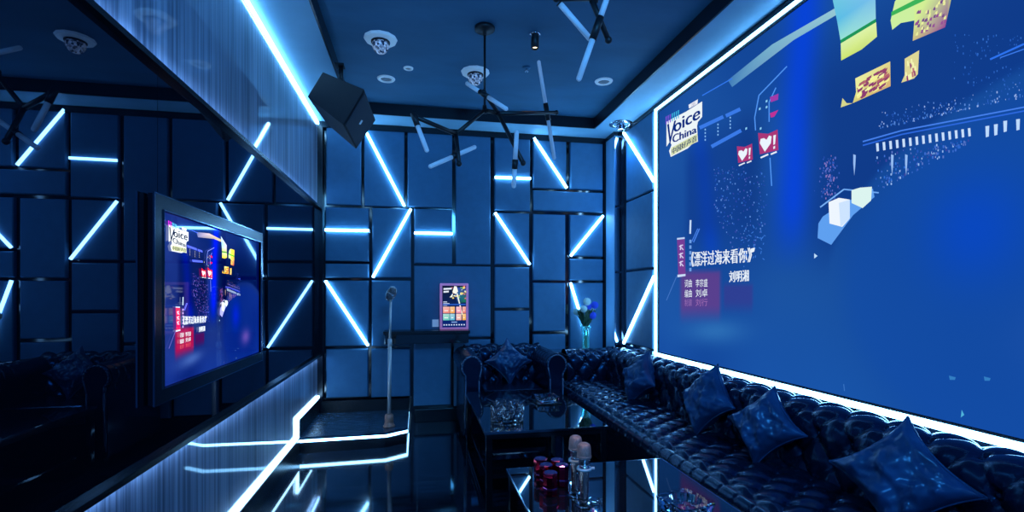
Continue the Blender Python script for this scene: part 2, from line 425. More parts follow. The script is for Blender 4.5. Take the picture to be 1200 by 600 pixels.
# ------------------------------------------------------------------ LED bars on the walls
def wall_bar(p, q, up, label, w=.020):
    b = MB().bar(p, q, w, .016, up)
    o = b.build('led_light_bar', 'led_bar', origin=(p + q) / 2)
    tag(o, label, 'light bar', 'LED bars on the padded walls'); return o
BB = [((427, 151), (474, 241.5), 'long slanted LED bar on the back wall starting behind the black speaker'),
 ((381, 269.5), (432.5, 270.5), 'short horizontal LED bar at the far left of the back wall'),
 ((481.5, 245), (437, 325), 'slanted LED bar directly above the standing microphone, rising to the right'),
 ((485.5, 273), (530, 274), 'short horizontal LED bar above the touchscreen'),
 ((381.5, 329), (431.5, 405), 'slanted LED bar above the stage corner left of the standing microphone'),
 ((580, 208), (621.5, 209.5), 'short horizontal LED bar behind the hanging tube of the chandelier'),
 ((625.5, 162), (664, 220.5), 'slanted LED bar at the top of the back wall right of the chandelier'),
 ((580, 249.5), (620.5, 310), 'slanted LED bar falling to the right at the middle of the back wall'),
 ((706.5, 253), (668.5, 300), 'slanted LED bar rising to the right pier, above the flowers'),
 ((668.3, 331.5), (687, 392), 'steep LED bar partly hidden behind the flower vase')]
for p, q, l in BB:
    wall_bar(atY(*p, YP), atY(*q, YP), (0, -1, 0), l)
for p, q, l in [((731.8, 155.5), (767.5, 212.5), 'upper slanted LED bar on the right wall beside the screen top'),
                ((731.8, 402), (767.5, 324), 'lower slanted LED bar on the right wall beside the screen bottom')]:
    wall_bar(atX(*p, XPN), atX(*q, XPN), (-1, 0, 0), l)

# ------------------------------------------------------------------ pictures (flat screens)
def text_mesh(body):
    cu = bpy.data.curves.new('t', 'FONT'); cu.body = body; cu.resolution_u = 3; cu.offset = 0
    ob = bpy.data.objects.new('t', cu); C.objects.link(ob)
    bpy.context.view_layer.update()
    me = bpy.data.meshes.new_from_object(ob.evaluated_get(bpy.context.evaluated_depsgraph_get()))
    vs = [(v.co.x, v.co.y) for v in me.vertices]; fs = [tuple(p.vertices) for p in me.polygons]
    bpy.data.objects.remove(ob); bpy.data.curves.remove(cu); bpy.data.meshes.remove(me)
    if not vs: return [], []
    x0 = min(v[0] for v in vs); x1 = max(v[0] for v in vs); y0 = min(v[1] for v in vs); y1 = max(v[1] for v in vs)
    return [((x - x0) / (x1 - x0 + 1e-6), (y - y0) / (y1 - y0 + 1e-6)) for x, y in vs], fs
class Pic:
    """layers of flat coloured shapes in (u, v); later shapes lie a hair in front."""
    def __init__(s): s.items = []
    def poly(s, pts, col): s.items.append((list(pts), [tuple(range(len(pts)))], [col] * len(pts) if not isinstance(col, list) else col))
    def text(s, body, tl, tr, br, bl, col, bold=True):
        vs, fs = text_mesh(body)
        def m(a, b):
            t = (tl[0] + (tr[0] - tl[0]) * a, tl[1] + (tr[1] - tl[1]) * a); k = (bl[0] + (br[0] - bl[0]) * a, bl[1] + (br[1] - bl[1]) * a)
            return (k[0] + (t[0] - k[0]) * b, k[1] + (t[1] - k[1]) * b)
        n = len(body); e = .035 / n
        for k in ((-1, 1) if bold else (0,)):
            s.items.append(([m(a + k * e, b) for a, b in vs], fs, [col] * len(vs)))
    def grid(s, fn, nu, nv):
        pts = [(i / nu, j / nv) for j in range(nv + 1) for i in range(nu + 1)]; w = nu + 1
        s.items.insert(0, (pts, [(j * w + i, j * w + i + 1, (j + 1) * w + i + 1, (j + 1) * w + i) for j in range(nv) for i in range(nu)], [fn(*p) for p in pts]))
    def build(s, name, mat, parent, p0, du, dv, nrm, cfn=None, step=.00025):
        p0, du, dv, nrm = map(Vector, (p0, du, dv, nrm))
        org = Vector(parent['_o']); V = []; Fc = []; col = []
        for k, (pts, fs, cs) in enumerate(s.items):
            o = len(V); h = min(k, 24) * step if k < 12 else 12 * step + (k - 12) * step * .04
            for (u, v), c in zip(pts, cs):
                V.append(tuple(p0 + du * u + dv * v + nrm * h - org))
                c = c if cfn is None else cfn(c)
                col.append((s2l(max(0, min(255, c[0]))), s2l(max(0, min(255, c[1]))), s2l(max(0, min(255, c[2]))), 1))
            Fc += [tuple(i + o for i in f) for f in fs]
        me = bpy.data.meshes.new(name); me.from_pydata(V, [], Fc)
        at = me.color_attributes.new('pic', 'FLOAT_COLOR', 'POINT')
        at.data.foreach_set('color', [x for c in col for x in c])
        me.materials.append(M[mat]); me.update()
        ob = bpy.data.objects.new(name, me); C.objects.link(ob); ob.parent = parent
        return ob

XS = 1.935                                  # screen surface
SY1, SY0, SZ0, SZ1 = 3.735, .265, .727, 2.678
def uv(x, y):
    p = atX(x, y, XS); return ((SY1 - p.y) / (SY1 - SY0), (p.z - SZ0) / (SZ1 - SZ0))
def unuv(u, v):
    return proj((XS, SY1 + (SY0 - SY1) * u, SZ0 + (SZ1 - SZ0) * v))
def lerp(a, b, t): t = max(0, min(1, t)); return tuple(a[i] + (b[i] - a[i]) * t for i in range(3))
def sm(a, b, x): t = max(0, min(1, (x - a) / (b - a))); return t * t * (3 - 2 * t)
def bg(u, v):
    x, y = unuv(u, v)
    y_ = y
    c = lerp((30, 86, 166), (24, 80, 158), u * 1.3)
    c = lerp(c, (24, 88, 178), sm(.30, .0, v) * .5)
    n = noise.noise(Vector((u * 5, v * 4, 1.3)))
    c = lerp(c, (14, 62, 145), .30 + .5 * n)
    # tall blue light columns
    k = math.exp(-((x - (935 - (y - 150) * .06)) / 21) ** 2) * sm(330, 230, y)
    c = lerp(c, (6, 66, 224), k * .85)
    k = math.exp(-((x - (824 + (y - 200) * .10)) / 11) ** 2) * sm(140, 190, y) * sm(320, 270, y)
    c = lerp(c, (8, 70, 215), k * .8)
    k = math.exp(-((x - 880) / 18) ** 2) * sm(330, 200, y) * sm(100, 180, y)
    c = lerp(c, (12, 48, 120), k * .55)
    # dim stands around the stage, big rounded shape in the lower right
    d0 = (u - .80) ** 2 / .31 ** 2 + (v - .26) ** 2 / .37 ** 2
    c = lerp(c, (14, 54, 132), .75 * sm(.42, .50, u) * sm(.25, .45, v) * sm(.98, 1.08, d0) * sm(.95, .7, v))
    c = lerp(c, (15, 56, 136), .6 * sm(.10, .14, u) * sm(.36, .30, u) * sm(.35, .5, v) * sm(.85, .7, v))
    d = (u - .80) ** 2 / .31 ** 2 + (v - .26) ** 2 / .37 ** 2
    c = lerp(c, (12, 60, 145), sm(1.6, 1.02, d) * sm(.95, 1.05, d) * .35 * sm(.55, .75, u))
    c = lerp(c, (18, 76, 168), sm(1.02, .7, d) * .6)
    k = math.exp(-((u - .67) / .05) ** 2 - ((v - .36) / .1) ** 2); c = lerp(c, (4, 70, 210), k * .6)
    k = math.exp(-((u - .80) / .06) ** 2 - ((v - .17) / .06) ** 2); c = lerp(c, (80, 110, 190), k * .6)
    # red title block
    k = sm(795, 800, x) * sm(846, 842, x) * sm(314, 322, y) * sm(384, 356, y); c = lerp(c, (100, 62, 140), k * .85)
    k = sm(846, 850, x) * sm(884, 880, x) * sm(330, 336, y) * sm(372, 350, y); c = lerp(c, (52, 60, 145), k * .8)
    k = math.exp(-((x - 838) / 34) ** 2 - ((y - 388) / 14) ** 2); c = lerp(c, (48, 116, 186), k * .8)
    return c
P = Pic(); rnd = random.Random(3)
P.grid(bg, 150, 84)
def Q(pts, col): P.poly([uv(*p) for p in pts], col)
def T(body, tl, tr, br, bl, col, bold=True): P.text(body, uv(*tl), uv(*tr), uv(*br), uv(*bl), col, bold)
def line(p, q, w, col):
    d = Vector((q[0] - p[0], q[1] - p[1], 0)); n = Vector((-d.y, d.x, 0)).normalized() * w / 2
    Q([(p[0] + n.x, p[1] + n.y), (p[0] - n.x, p[1] - n.y), (q[0] - n.x, q[1] - n.y), (q[0] + n.x, q[1] + n.y)], col)
W = (235, 245, 255)
# whitish beam along the top
Q([(853, 94), (905, 52), (978, 10), (984, 3), (986, 14), (930, 47), (858, 102)], [(60, 120, 185), (120, 178, 205), (150, 200, 215), (140, 200, 225), (150, 200, 210), (120, 178, 205), (75, 135, 190)])
line((823, 112), (858, 92), 1.2, (50, 120, 240))
# tall stage screens
Q([(976, 0), (1026, -6), (1026.5, 22), (985, 47), (981, 24)], [(110, 200, 225), (120, 190, 235), (150, 215, 225), (150, 225, 215), (90, 190, 230)])
Q([(985, 47), (1026.5, 22), (1027, 26), (985.5, 51)], (30, 150, 90))
Q([(985.5, 51), (1027, 26), (1028, 43), (1010, 58), (986, 71)], [(215, 240, 170), (225, 245, 170), (215, 235, 140), (200, 225, 120), (205, 230, 110)])
Q([(1049, 2), (1060, -14), (1072, -24), (1072, 24), (1056, 27), (1046, 35), (1044, 24)], [(205, 240, 160)] * 7)
Q([(1072, -24), (1116, -50), (1115, 0), (1108, 32), (1070, 48), (1072, 24)], [(200, 240, 150), (200, 235, 150), (190, 200, 130), (150, 70, 150), (205, 190, 130), (215, 240, 150)])
Q([(1045, 14), (1115, -22), (1115, -14), (1045, 19)], (60, 180, 90))
for i in range(44):
    x = 1072 + rnd.random() * 36; y = 40 - (x - 1072) * .42 - rnd.random() ** 1.5 * 26
    Q([(x, y), (x + 2.5, y - 2), (x + 2, y + 2.5), (x - 1, y + 3)], rnd.choice([(150, 80, 150), (235, 240, 160), (120, 80, 140)]))
Q([(1003, 92), (1044, 72), (1044.5, 101), (1000, 121), (1004, 108)], [(235, 238, 165), (225, 215, 140), (215, 175, 120), (215, 205, 120), (235, 240, 150)])
Q([(986, 126), (988, 115), (993, 121), (1000, 121)], (215, 215, 140))
Q([(1061, 69), (1078, 59), (1076.5, 87), (1072, 92), (1057, 97), (1061, 88)], (222, 215, 150))
for i in range(70):
    x = 1004 + rnd.random() * 34; y = 116 - (x - 1004) * .48 - rnd.random() * 20
    Q([(x, y), (x + 6.5, y - 4.2), (x + 5.6, y - .6), (x + 1, y + 2.6)], rnd.choice([(140, 60, 115), (180, 100, 110), (248, 250, 170), (245, 240, 150), (150, 70, 110)]))
for i in range(14):
    x = 1061 + rnd.random() * 12; y = 92 - (x - 1061) * .5 - rnd.random() * 20
    Q([(x, y), (x + 1.6, y - 1), (x + 2.6, y + 5), (x + .6, y + 6)], rnd.choice([(150, 60, 120), (190, 110, 120), (245, 245, 180)]))
# tiers and their lights
for dy, col in ((0, (70, 130, 240)), (4.5, (45, 105, 225))):
    line((1012, 166 + dy), (1058, 153 + dy), 1.6, col); line((1058, 153 + dy), (1210, 124 + dy), 1.6, col)
for i in range(15):
    x = 1027.5 + i * 7.7; y = 168 - i * 1.25
    Q([(x, y), (x + 3, y - .4), (x + 3.6, y + 9), (x + .8, y + 9.6)], (200, 225, 255))
for x, y in ((1156, 148), (1166, 146), (1177, 142), (1192, 140), (1210, 137)):
    Q([(x, y), (x + 4.5, y - .6), (x + 4, y + 12), (x + .5, y + 13)], (190, 220, 255))
for i in range(230):
    x = 1030 + rnd.random() * 170; y = 150 - (x - 1030) * .22 - rnd.random() ** 2 * 18
    s = .5 + rnd.random() * 1.0
    Q([(x, y), (x + s, y), (x + s, y + s * 1.7), (x, y + s * 1.7)], rnd.choice([(60, 120, 215), (90, 140, 220), (40, 90, 190), (150, 180, 235), (30, 80, 170)]))
for i in range(190):
    x = 1028 + rnd.random() * 110; y = 180 - (x - 1028) * .16 + rnd.random() * max(6, 44 - (x - 1028) * .36)
    s = .6 + rnd.random() * 1.2
    Q([(x, y), (x + s, y), (x + s, y + s * 1.8), (x, y + s * 1.8)], rnd.choice([(60, 110, 210), (40, 90, 190), (90, 120, 200), (150, 190, 245), (60, 70, 160), (30, 70, 165), (45, 110, 215)]))
for i in range(300):
    x = 838 + rnd.random() * 62; y = 195 + rnd.random() * 120 * (1 - abs(x - 872) / 60)
    s = .5 + rnd.random() * 1.0
    Q([(x, y), (x + s, y), (x + s, y + s * 1.4), (x, y + s * 1.4)], rnd.choice([(40, 90, 190), (70, 100, 190), (60, 120, 210), (50, 70, 165), (25, 70, 170), (90, 140, 220)]))
for i in range(120):
    x = 966 + rnd.gauss(8, 5); y = 182 + rnd.random() * 50; s = .6 + rnd.random()
    Q([(x, y), (x + s, y), (x + s, y + s * 1.8), (x, y + s * 1.8)], rnd.choice([(50, 90, 190), (90, 110, 200), (140, 120, 190), (35, 75, 170)]))
for i in range(90):
    x = 1120 + rnd.random() * 90; y = 40 + rnd.random() * 60; s = .5 + rnd.random()
    Q([(x, y), (x + s, y), (x + s, y + s * 1.8), (x, y + s * 1.8)], rnd.choice([(40, 95, 190), (50, 110, 205), (30, 85, 180)]))
line((1164, 70), (1204, 52), 2.2, (45, 115, 240)); line((1176, 68), (1204, 58), 1.2, (60, 125, 240))
for x in (1003, 1047.5, 1064):
    Q([(x, 181), (x + 3, 182), (x + 2.4, 194), (x + 1.2, 206), (x, 192)], (150, 190, 245))
# glowing white blocks on the stage table
Q([(962, 262), (967, 254), (985, 242), (1026, 221), (1028, 231), (1003, 252), (977, 287), (961, 279)], (95, 160, 240))
line((964, 243), (992, 222), 1.6, (120, 180, 250)); line((992, 222), (1033, 226), 1.6, (110, 170, 245))
Q([(974, 237), (986, 232), (999, 234), (999, 256), (990, 266), (975, 262)], (238, 246, 255)); Q([(986, 238), (999, 234), (999, 256), (988, 266)], (205, 228, 255))
Q([(1001, 223), (1011, 220), (1025, 219), (1024, 235), (1014, 244), (1001, 238)], (220, 245, 240))
Q([(957, 297), (961, 300), (957, 303)], (190, 225, 255))
# show logo
Q([(783, 143), (790, 139), (806, 131), (825, 119), (825, 137), (820, 143), (819, 148), (820, 166), (813, 169), (808, 174), (788, 184), (786, 177), (789, 170), (787, 166), (783, 172)], (238, 246, 250))
NB = (8, 44, 130)
T('V', (784, 146), (794, 141), (789, 168), (785, 171), NB); [T('oice', (791 + k, 143), (823 + k, 124), (821.5 + k, 139), (792 + k, 156), NB) for k in (0, .5)]
[T('China', (790 + k, 158.5), (818 + k, 147), (818 + k, 155.5), (790 + k, 168), NB) for k in (0, .5)]
Q([(788.6, 173.4), (819.4, 156.6), (819.4, 165.8), (788.6, 182.6)], (215, 225, 175))
T('中国好声音', (789.5, 174), (818.7, 158), (818.7, 165), (789.5, 181.6), (30, 60, 110))
Q([(809, 123), (820, 116.5), (819.5, 122), (809.5, 127.5)], (235, 240, 250)); T('三', (812, 122.3), (817.5, 119.2), (817.5, 122.2), (812, 125.4), (60, 40, 130))
for i in range(14):
    x = 782 + (i % 7) * 2.4; y = 142 - (i % 7) * 1.2 - (i // 7) * 5
    Q([(x, y), (x + 1.4, y - 1), (x + 1.2, y + 4), (x + .1, y + 4)], (120, 80, 215) if i % 7 < 3 else (60, 180, 225))
# light bars behind the logo
for (a, b) in (((822, 150), (850, 137)), ((853, 136), (870, 128)), ((836, 172), (871, 153))): line(a, b, 4.2, (58, 122, 232))
for x, y0 in ((828, 151), (843, 145), (857.5, 137)):
    for k in range(4): Q([(x, y0 + k * 4), (x + 1.4, y0 + k * 4), (x + 1.4, y0 + k * 4 + 2), (x, y0 + k * 4 + 2)], (130, 190, 250))
for a, b in (((888, 153), (887, 138)), ((887, 138), (892, 112)), ((892, 112), (925, 78)), ((904, 143), (904, 120)), ((904, 120), (912, 103)), ((905, 185), (907, 218))): line(a, b, 1.3, (80, 150, 245))
for x, y in ((892, 127), (893, 150), (876, 150), (900, 118), (900, 125)): Q([(x, y), (x + 2, y - 1), (x + 2, y + 1.5), (x, y + 2.5)], (140, 210, 250))
Q([(905, 114), (915, 110), (914.5, 117), (906, 120)], (160, 60, 170)); Q([(905, 133), (915, 129), (910, 137), (906, 138)], (190, 50, 150))
for x, y, s in ((866, 170, .78), (891, 154, 1.0)):
    Q([(x, y + 2 * s), (x + 12 * s, y + 3 * s), (x + 23 * s, y - 2 * s), (x + 24 * s, y + 22 * s), (x + 2 * s, y + 27 * s)], (170, 55, 120))
    hp = [(2, 14), (3, 9), (7, 8), (10, 10), (13, 5), (16, 6), (15, 14), (8, 24)]
    Q([(x + a * s, y + b * s) for a, b in hp], W)
    Q([(x + 18 * s, y + 5 * s), (x + 21 * s, y + 4 * s), (x + 20 * s, y + 15 * s), (x + 18 * s, y + 16 * s)], W); Q([(x + 18 * s, y + 18 * s), (x + 20 * s, y + 17 * s), (x + 20 * s, y + 20 * s), (x + 18 * s, y + 21 * s)], W)
    line((x + 3 * s, y + 31 * s), (x + 12 * s, y + 27 * s), 1.8 * s, W); line((x + 15 * s, y + 27 * s), (x + 22 * s, y + 24 * s), 1.8 * s, W)
# song title and credits
T('《漂洋过海来看你》', (812, 295.3), (883.5, 290), (883.5, 307), (812, 312.8), W)
Q([(882.5, 291.5), (887.5, 290), (886.5, 294.8), (882.5, 296.5)], W)
T('刘明湘', (857, 317.8), (880, 316), (880, 329.5), (857, 331), W)
T('词曲', (804.5, 327.8), (813, 327.3), (813, 336.4), (804.5, 337), W, False); T('李宗盛', (817.5, 327.2), (831.5, 326.6), (831.5, 336), (817.5, 336.4), W, False)
T('编曲', (804.5, 339.5), (813, 339), (813, 348.3), (804.5, 348.8), W, False); T('刘卓', (817.5, 339), (831.5, 338.4), (831.5, 347.6), (817.5, 348.2), W, False)
T('制谱', (804.5, 350.6), (813, 350.2), (813, 358.5), (804.5, 359), (150, 110, 180), False); T('刘行', (817.5, 350.2), (831.5, 349.8), (831.5, 358.4), (817.5, 358.8), (160, 110, 180), False)
# red banner on the left
Q([(795.5, 280), (804.5, 279), (805.5, 321), (797, 322)], (118, 62, 150)); Q([(795.5, 279), (804.5, 278), (804.5, 280), (795.5, 281)], (190, 215, 250)); Q([(796, 322), (805.5, 321), (805.5, 323.5), (796, 325)], (200, 220, 250))
for k in range(3):
    y = 287 + k * 9.5
    line((798, y + 2), (802.5, y), 1.3, (220, 210, 245)); line((800, y), (799.5, y + 6), 1.3, (220, 210, 245)); line((800.5, y + 3), (803, y + 6), 1.2, (220, 210, 245))
for k in range(6): Q([(810, 281 + k * 6.6), (812.5, 281 + k * 6.6), (812.5, 285 + k * 6.6), (810, 285 + k * 6.6)], (110, 160, 230))
line((811.5, 258), (811, 274), 2, (200, 225, 255)); line((815, 284), (822, 268), 1.3, (70, 130, 235)); line((813, 283), (820, 268), 1, (70, 130, 235)); line((783, 352), (795, 324), .8, (70, 120, 200))
for i in range(26):
    x = 872 + rnd.random() * 26; y = 262 + rnd.random() * 48
    line((x, y), (x + rnd.uniform(-4, 4), y + rnd.uniform(-4, 4)), .8, (60, 125, 225))
# faint marks low on the screen
for x, y in ((1116, 440), (1157, 441)): Q([(x, y), (x + 8, y + 2), (x + 7, y + 5), (x + 1, y + 5)], (50, 125, 195))
Q([(1131, 480), (1134, 486), (1130, 489)], (80, 180, 220)); line((992, 450), (993, 458), .9, (60, 120, 200))

scr = thing('projection_screen', (XR, 2.0, .69), 'huge wall-mounted projection screen showing a song title, with a glowing LED border', 'projection screen')
fr = MB(); 
FZ0, FZ1, FY0, FY1 = .715, 2.70, .235, 3.765
fr.box(XR - .03, XR, FY0, FY1, FZ0, SZ0); fr.box(XR - .03, XR, FY0, FY1, SZ1, FZ1); fr.box(XR - .03, XR, SY1, FY1, SZ0, SZ1); fr.box(XR - .03, XR, FY0, SY0, SZ0, SZ1)
fr.build('frame', 'black', scr)
MB().box(XS + .001, XR, SY0, SY1, SZ0, SZ1).build('screen_backing', 'black', scr)
lb = MB()
lb.box(XR - .036, XR, FY0 - .03, FY1 + .028, FZ0 - .028, FZ0); lb.box(XR - .036, XR, FY0 - .03, FY1 + .028, FZ1, FZ1 + .022); lb.box(XR - .036, XR, FY1, FY1 + .028, FZ0, FZ1); lb.box(XR - .036, XR, FY0 - .03, FY0, FZ0, FZ1)
lb.build('led_border', 'led', scr)['label'] = 'glowing white LED border'
P.build('picture', 'pic_big', scr, (XS, SY1, SZ0), (0, SY0 - SY1, 0), (0, 0, SZ1 - SZ0), (-1, 0, 0))

# ------------------------------------------------------------------ television on the mirror
XT = XL + .030
tv = thing('television', (XL + .013, 2.24, .84), 'black wide television mounted on the black mirror, showing the same song', 'television')
TY0, TY1, TZ0, TZ1 = 1.867, 2.921, .880, 1.480
OY0, OY1, OZ0, OZ1 = 1.813, 2.957, .832, 1.530
MB().box(XL + .013, XT - .006, OY0 + .01, OY1 - .01, OZ0 + .01, OZ1 - .01).build('housing', 'blackmat', tv)
bz = MB()
for a in ((OY0, OY1, OZ0, TZ0), (OY0, OY1, TZ1, OZ1), (OY0, TY0, TZ0, TZ1), (TY1, OY1, TZ0, TZ1)): bz.box(XT - .012, XT + .010, *a)
bz.build('bezel', 'trim', tv)
ib = MB(); e = .004
for a in ((OY0 - .004, OY1 + .004, OZ0 - .004, OZ0), (OY0 - .004, OY1 + .004, OZ1, OZ1 + .004), (OY0 - .004, OY0, OZ0, OZ1), (OY1, OY1 + .004, OZ0, OZ1)): ib.box(XT + .004, XT + .010, *a)
for a in ((TY0 - e, TY1 + e, TZ0 - e, TZ0), (TY0 - e, TY1 + e, TZ1, TZ1 + e), (TY0 - e, TY0, TZ0, TZ1), (TY1, TY1 + e, TZ0, TZ1)): ib.box(XT, XT + .014, *a)
ib.build('inner_trim', 'edge', tv)
def tvcol(c):
    r, g, b = c
    if min(c) > 150: return c
    return (max(0, r - 17) * 2.1, max(0, g - 58) * 1.6 + 2, max(0, b - 122) * 2.2 + 22) if r < 130 else (min(255, r * 1.35), max(0, g * 1.15 - 45), max(0, b * .9 - 70))
P.build('picture', 'pic_tv', tv, (XT + .001, TY0, TZ0), (0, TY1 - TY0, 0), (0, 0, TZ1 - TZ0), (1, 0, 0), cfn=tvcol, step=.00008)

# ------------------------------------------------------------------ speaker
def PT(x, y, Y): return atY(x, y, Y)
spk = thing('loudspeaker', tuple(PT(400, 130, 3.45)), 'black angled loudspeaker hanging from the ceiling edge at upper left', 'loudspeaker')
V_ = PT(402, 146, 3.50); E1 = PT(427, 104.5, 3.40); E3 = PT(417.5, 175, 3.75); E2 = PT(360, 113, 3.56); E12 = PT(378, 84, 3.44)
def on_plane(x, y, a, b, c):
    n = (b - a).cross(c - a); d = ray(x, y); return O + d * ((a - O).dot(n) / d.dot(n))
E13 = on_plane(440.5, 141, V_, E1, E3); E12 = on_plane(378, 84, V_, E1, E2)
back = (E2 - V_)
A0, A1, A2, A3 = V_, E1, E13, E3            # front face
B0, B1 = E2, E12
B3 = E3 + back * .9 + Vector((0, .02, .02)); B2 = E13 + back * .9 + Vector((0, .02, .02))
MB().hexa([B0, B1, B2, B3, A0, A1, A2, A3]).build('cabinet', 'cabinet', spk, bevel=.006)
fc = (A0 + A1 + A2 + A3) / 4; fn_ = (A1 - A0).cross(A3 - A0).normalized()
if fn_.dot(fc - (B0 + B1 + B2 + B3) / 4) < 0: fn_ = -fn_
g = [fc + (p - fc) * .90 + fn_ * .001 for p in (A0, A1, A2, A3)]
MB().prism(g, fn_ * .008).build('grille', 'grillecloth', spk, bevel=.004)
ux = (A1 - A0).normalized()
uyv = fn_.cross(ux)
MB().hexa([fc + ux * a + uyv * b + fn_ * h for h in (.009, .011) for a, b in ((-.016, -.008), (.016, -.008), (.016, .008), (-.016, .008))]).build('badge', 'logo', spk)
bt = (A1 + B1) / 2 + (A0 - A1) * .25
br = MB(); top = PT(400, 78, 3.53); top.z = ZS; br.box(top.x - .04, top.x + .02, top.y - .04, top.y + .04, ZS - .008, ZS)
br.tube(top + Vector((-.012, .0, -.004)), (top + Vector((-.012, 0, -.12))), .008, n=8); br.tube(top + Vector((.006, 0, -.004)), top + Vector((.006, -.02, -.12)), .008, n=8)
br.tube(top + Vector((-.012, 0, -.12)), (A1 + B1 + A0 + B0) / 4 + Vector((0, .02, .0)), .010, n=8)
br.build('bracket', 'blackmat', spk)

# ------------------------------------------------------------------ ceiling fittings
def ring_prof(ri, ro, h): return [(ri, 0), (ri, -h * .6), (ro * .9, -h), (ro, -h * .4), (ro, 0)]
def disco(p, label):
    t = thing('disco_light', tuple(p), label, 'disco light', 'disco ball lights in the ceiling')
    MB().lathe(p, [(.052, -.001), (.060, -.022), (.100, -.016), (.106, -.006), (.106, -.001)], 12, smooth=False, capends=False).build('rim', 'white_glow', t)
    MB().lathe(p, [(.060, -.002), (.060, -.030), (.050, -.034), (.050, -.002)], 24, capends=False).build('collar', 'blackmat', t)
    MB().sphere(p + Vector((0, 0, -.040)), .055, 18, 12, (1, 1, 1.1)).build('crystal_ball', 'crystalball', t)
disco(atZ(446, 45, ZC), 'round disco ball light in a white rim, left of the chandelier rod')
disco(atZ(557, 84, ZC), 'round disco ball light in a white rim, behind the chandelier rod')
def downlight(p, r, label, lens='greyd'):
    t = thing('downlight', tuple(p), label, 'ceiling light', 'round recessed ceiling lights')
    MB().lathe(p, [(r * .62, -.001), (r * .66, -.012), (r * .95, -.008), (r, -.001)], 28, capends=False).build('rim', 'white_glow', t)
    MB().lathe(p, [(r * .02, -.003), (r * .64, -.003), (r * .64, -.001)], 28).build('diffuser', lens, t)
downlight(atZ(452.5, 92, ZC), .068, 'round recessed ceiling light above the hanging speaker, left side')
downlight(atZ(707.5, 95, ZC), .070, 'round recessed ceiling light near the right ceiling edge')
downlight(atZ(478.5, 79.5, ZC), .036, 'smallest round recessed ceiling light between the two disco lights')
p = atZ(627, 40, ZC)
t = thing('spotlight', tuple(p), 'black cylinder ceiling spotlight with a warm glowing tip', 'spotlight')
MB().lathe(p, [(.036, -.0005), (.036, -.006), (.030, -.008)], 24).build('mounting_plate', 'chrome', t)
MB().lathe(p, [(.024, -.006), (.025, -.03), (.026, -.092), (.019, -.092), (.017, -.080)], 24, capends=False).build('barrel', 'blackmat', t)
MB().lathe(p, [(.017, -.080), (.010, -.074), (.003, -.072)], 16).build('lamp', 'lampwarm', t)
p = atZ(617, 79, ZC)
t = thing('sprinkler_head', tuple(p), 'small metal ceiling sprinkler head beside the warm spotlight', 'sprinkler')
MB().lathe(p, [(.030, -.0005), (.028, -.006), (.012, -.008)], 20).build('escutcheon', 'ceil', t)
sp = MB(); sp.tube(p + Vector((0, 0, -.006)), p + Vector((0, 0, -.028)), .006, n=10); sp.lathe(p + Vector((0, 0, -.031)), [(.004, 0), (.014, .001), (.014, .003), (.004, .003)], 16); sp.build('nozzle', 'chrome', t)
p = atZ(727.5, 145, ZS)
t = thing('corner_spotlight', tuple(p), 'round chrome rimmed light with short cylinder in the lowered ceiling over the right corner', 'spotlight')
MB().lathe(p, [(.070, -.001), (.075, -.012), (.104, -.007), (.106, -.001)], 32, capends=False).build('rim', 'chrome', t)
MB().lathe(p, [(.036, -.0005), (.036, -.055), (.030, -.055), (.028, -.045)], 24, capends=False).build('barrel', 'edge', t)
MB().lathe(p, [(.028, -.045), (.012, -.043), (.002, -.042)], 16).build('lamp', 'lampcool', t)

# ------------------------------------------------------------------ chandeliers
def chandelier(loc, label, rods, arms, tubes):
    t = thing('branching_chandelier', tuple(loc), label, 'chandelier', 'branching tube chandeliers')
    MB().lathe(loc, [(.062, -.0005), (.062, -.018), (.050, -.026), (.014, -.028), (.012, -.05)], 28).build('canopy', 'blackmat', t)
    rd = MB(); rd.tube(*rods, .0075, n=10); rd.lathe(rods[1], [(.012, -.02), (.016, 0), (.012, .03)], 12); rd.build('rod', 'blackmat', t)
    for a, b in arms:
        m_ = MB(); m_.tube(a, b, .0125, n=10); m_.sphere(a, .0165, 10, 6); m_.sphere(b, .0165, 10, 6); m_.build('arm', 'blackmat', t)
    for a, b, f0, f1 in tubes:            # glass from a to b with a dark socket between fractions f0..f1
        a, b = Vector(a), Vector(b); L = b - a
        h = MB(); h.tube(a + L * f0, a + L * f1, .0165, n=12); hob = h.build('socket', 'blackmat', t)
        for q0, q1 in ((0, f0), (f1, 1)):
            if q1 - q0 < .02: continue
            m_ = MB(); s0, s1 = a + L * q0, a + L * q1
            m_.tube(s0, s1, .0125, n=14)
            if q0 == 0: m_.sphere(s0, .0125, 12, 8)
            if q1 == 1: m_.sphere(s1, .0125, 12, 8)
            m_.build('glass_tube', 'tube', t)
    return t
c1 = atZ(568, 32, ZC); Y0 = c1.y
A = PT(567.5, 129, Y0); A.x = c1.x; A.y = c1.y
Bj = PT(534.5, 157, Y0 - .10); Lj = PT(487, 137, Y0 - .28); Dn = PT(538, 192, Y0 - .20)
Cj = PT(584, 133, Y0 - .06); Rj = PT(652, 132, Y0 + .18); Fj = PT(613, 191, Y0 - .32); Uj = PT(567, 108, Y0 - .12)
chandelier(c1, 'black branching chandelier with frosted tubes, hanging whole from a rod mid-ceiling',
  (c1 + Vector((0, 0, -.02)), A),
  [(A, Bj), (Bj, Lj), (Bj, Dn), (A, Cj), (Cj, Rj), (Cj, Fj), (Uj, Cj)],
  [(PT(500, 176, Y0 - .30), PT(484, 133, Y0 - .28), .66, 1.0),
   (PT(504.5, 195, Y0 - .25), PT(556, 172.5, Y0 - .10), .47, .60),
   (PT(547.5, 98, Y0 - .02), PT(593, 127.5, Y0 - .26), .34, .56),
   (PT(631.5, 73, Y0 + .10), PT(649.5, 185, Y0 + .20), .42, .60),
   (PT(605.5, 155.5, Y0 - .36), PT(602, 218, Y0 - .30), .50, .68)])
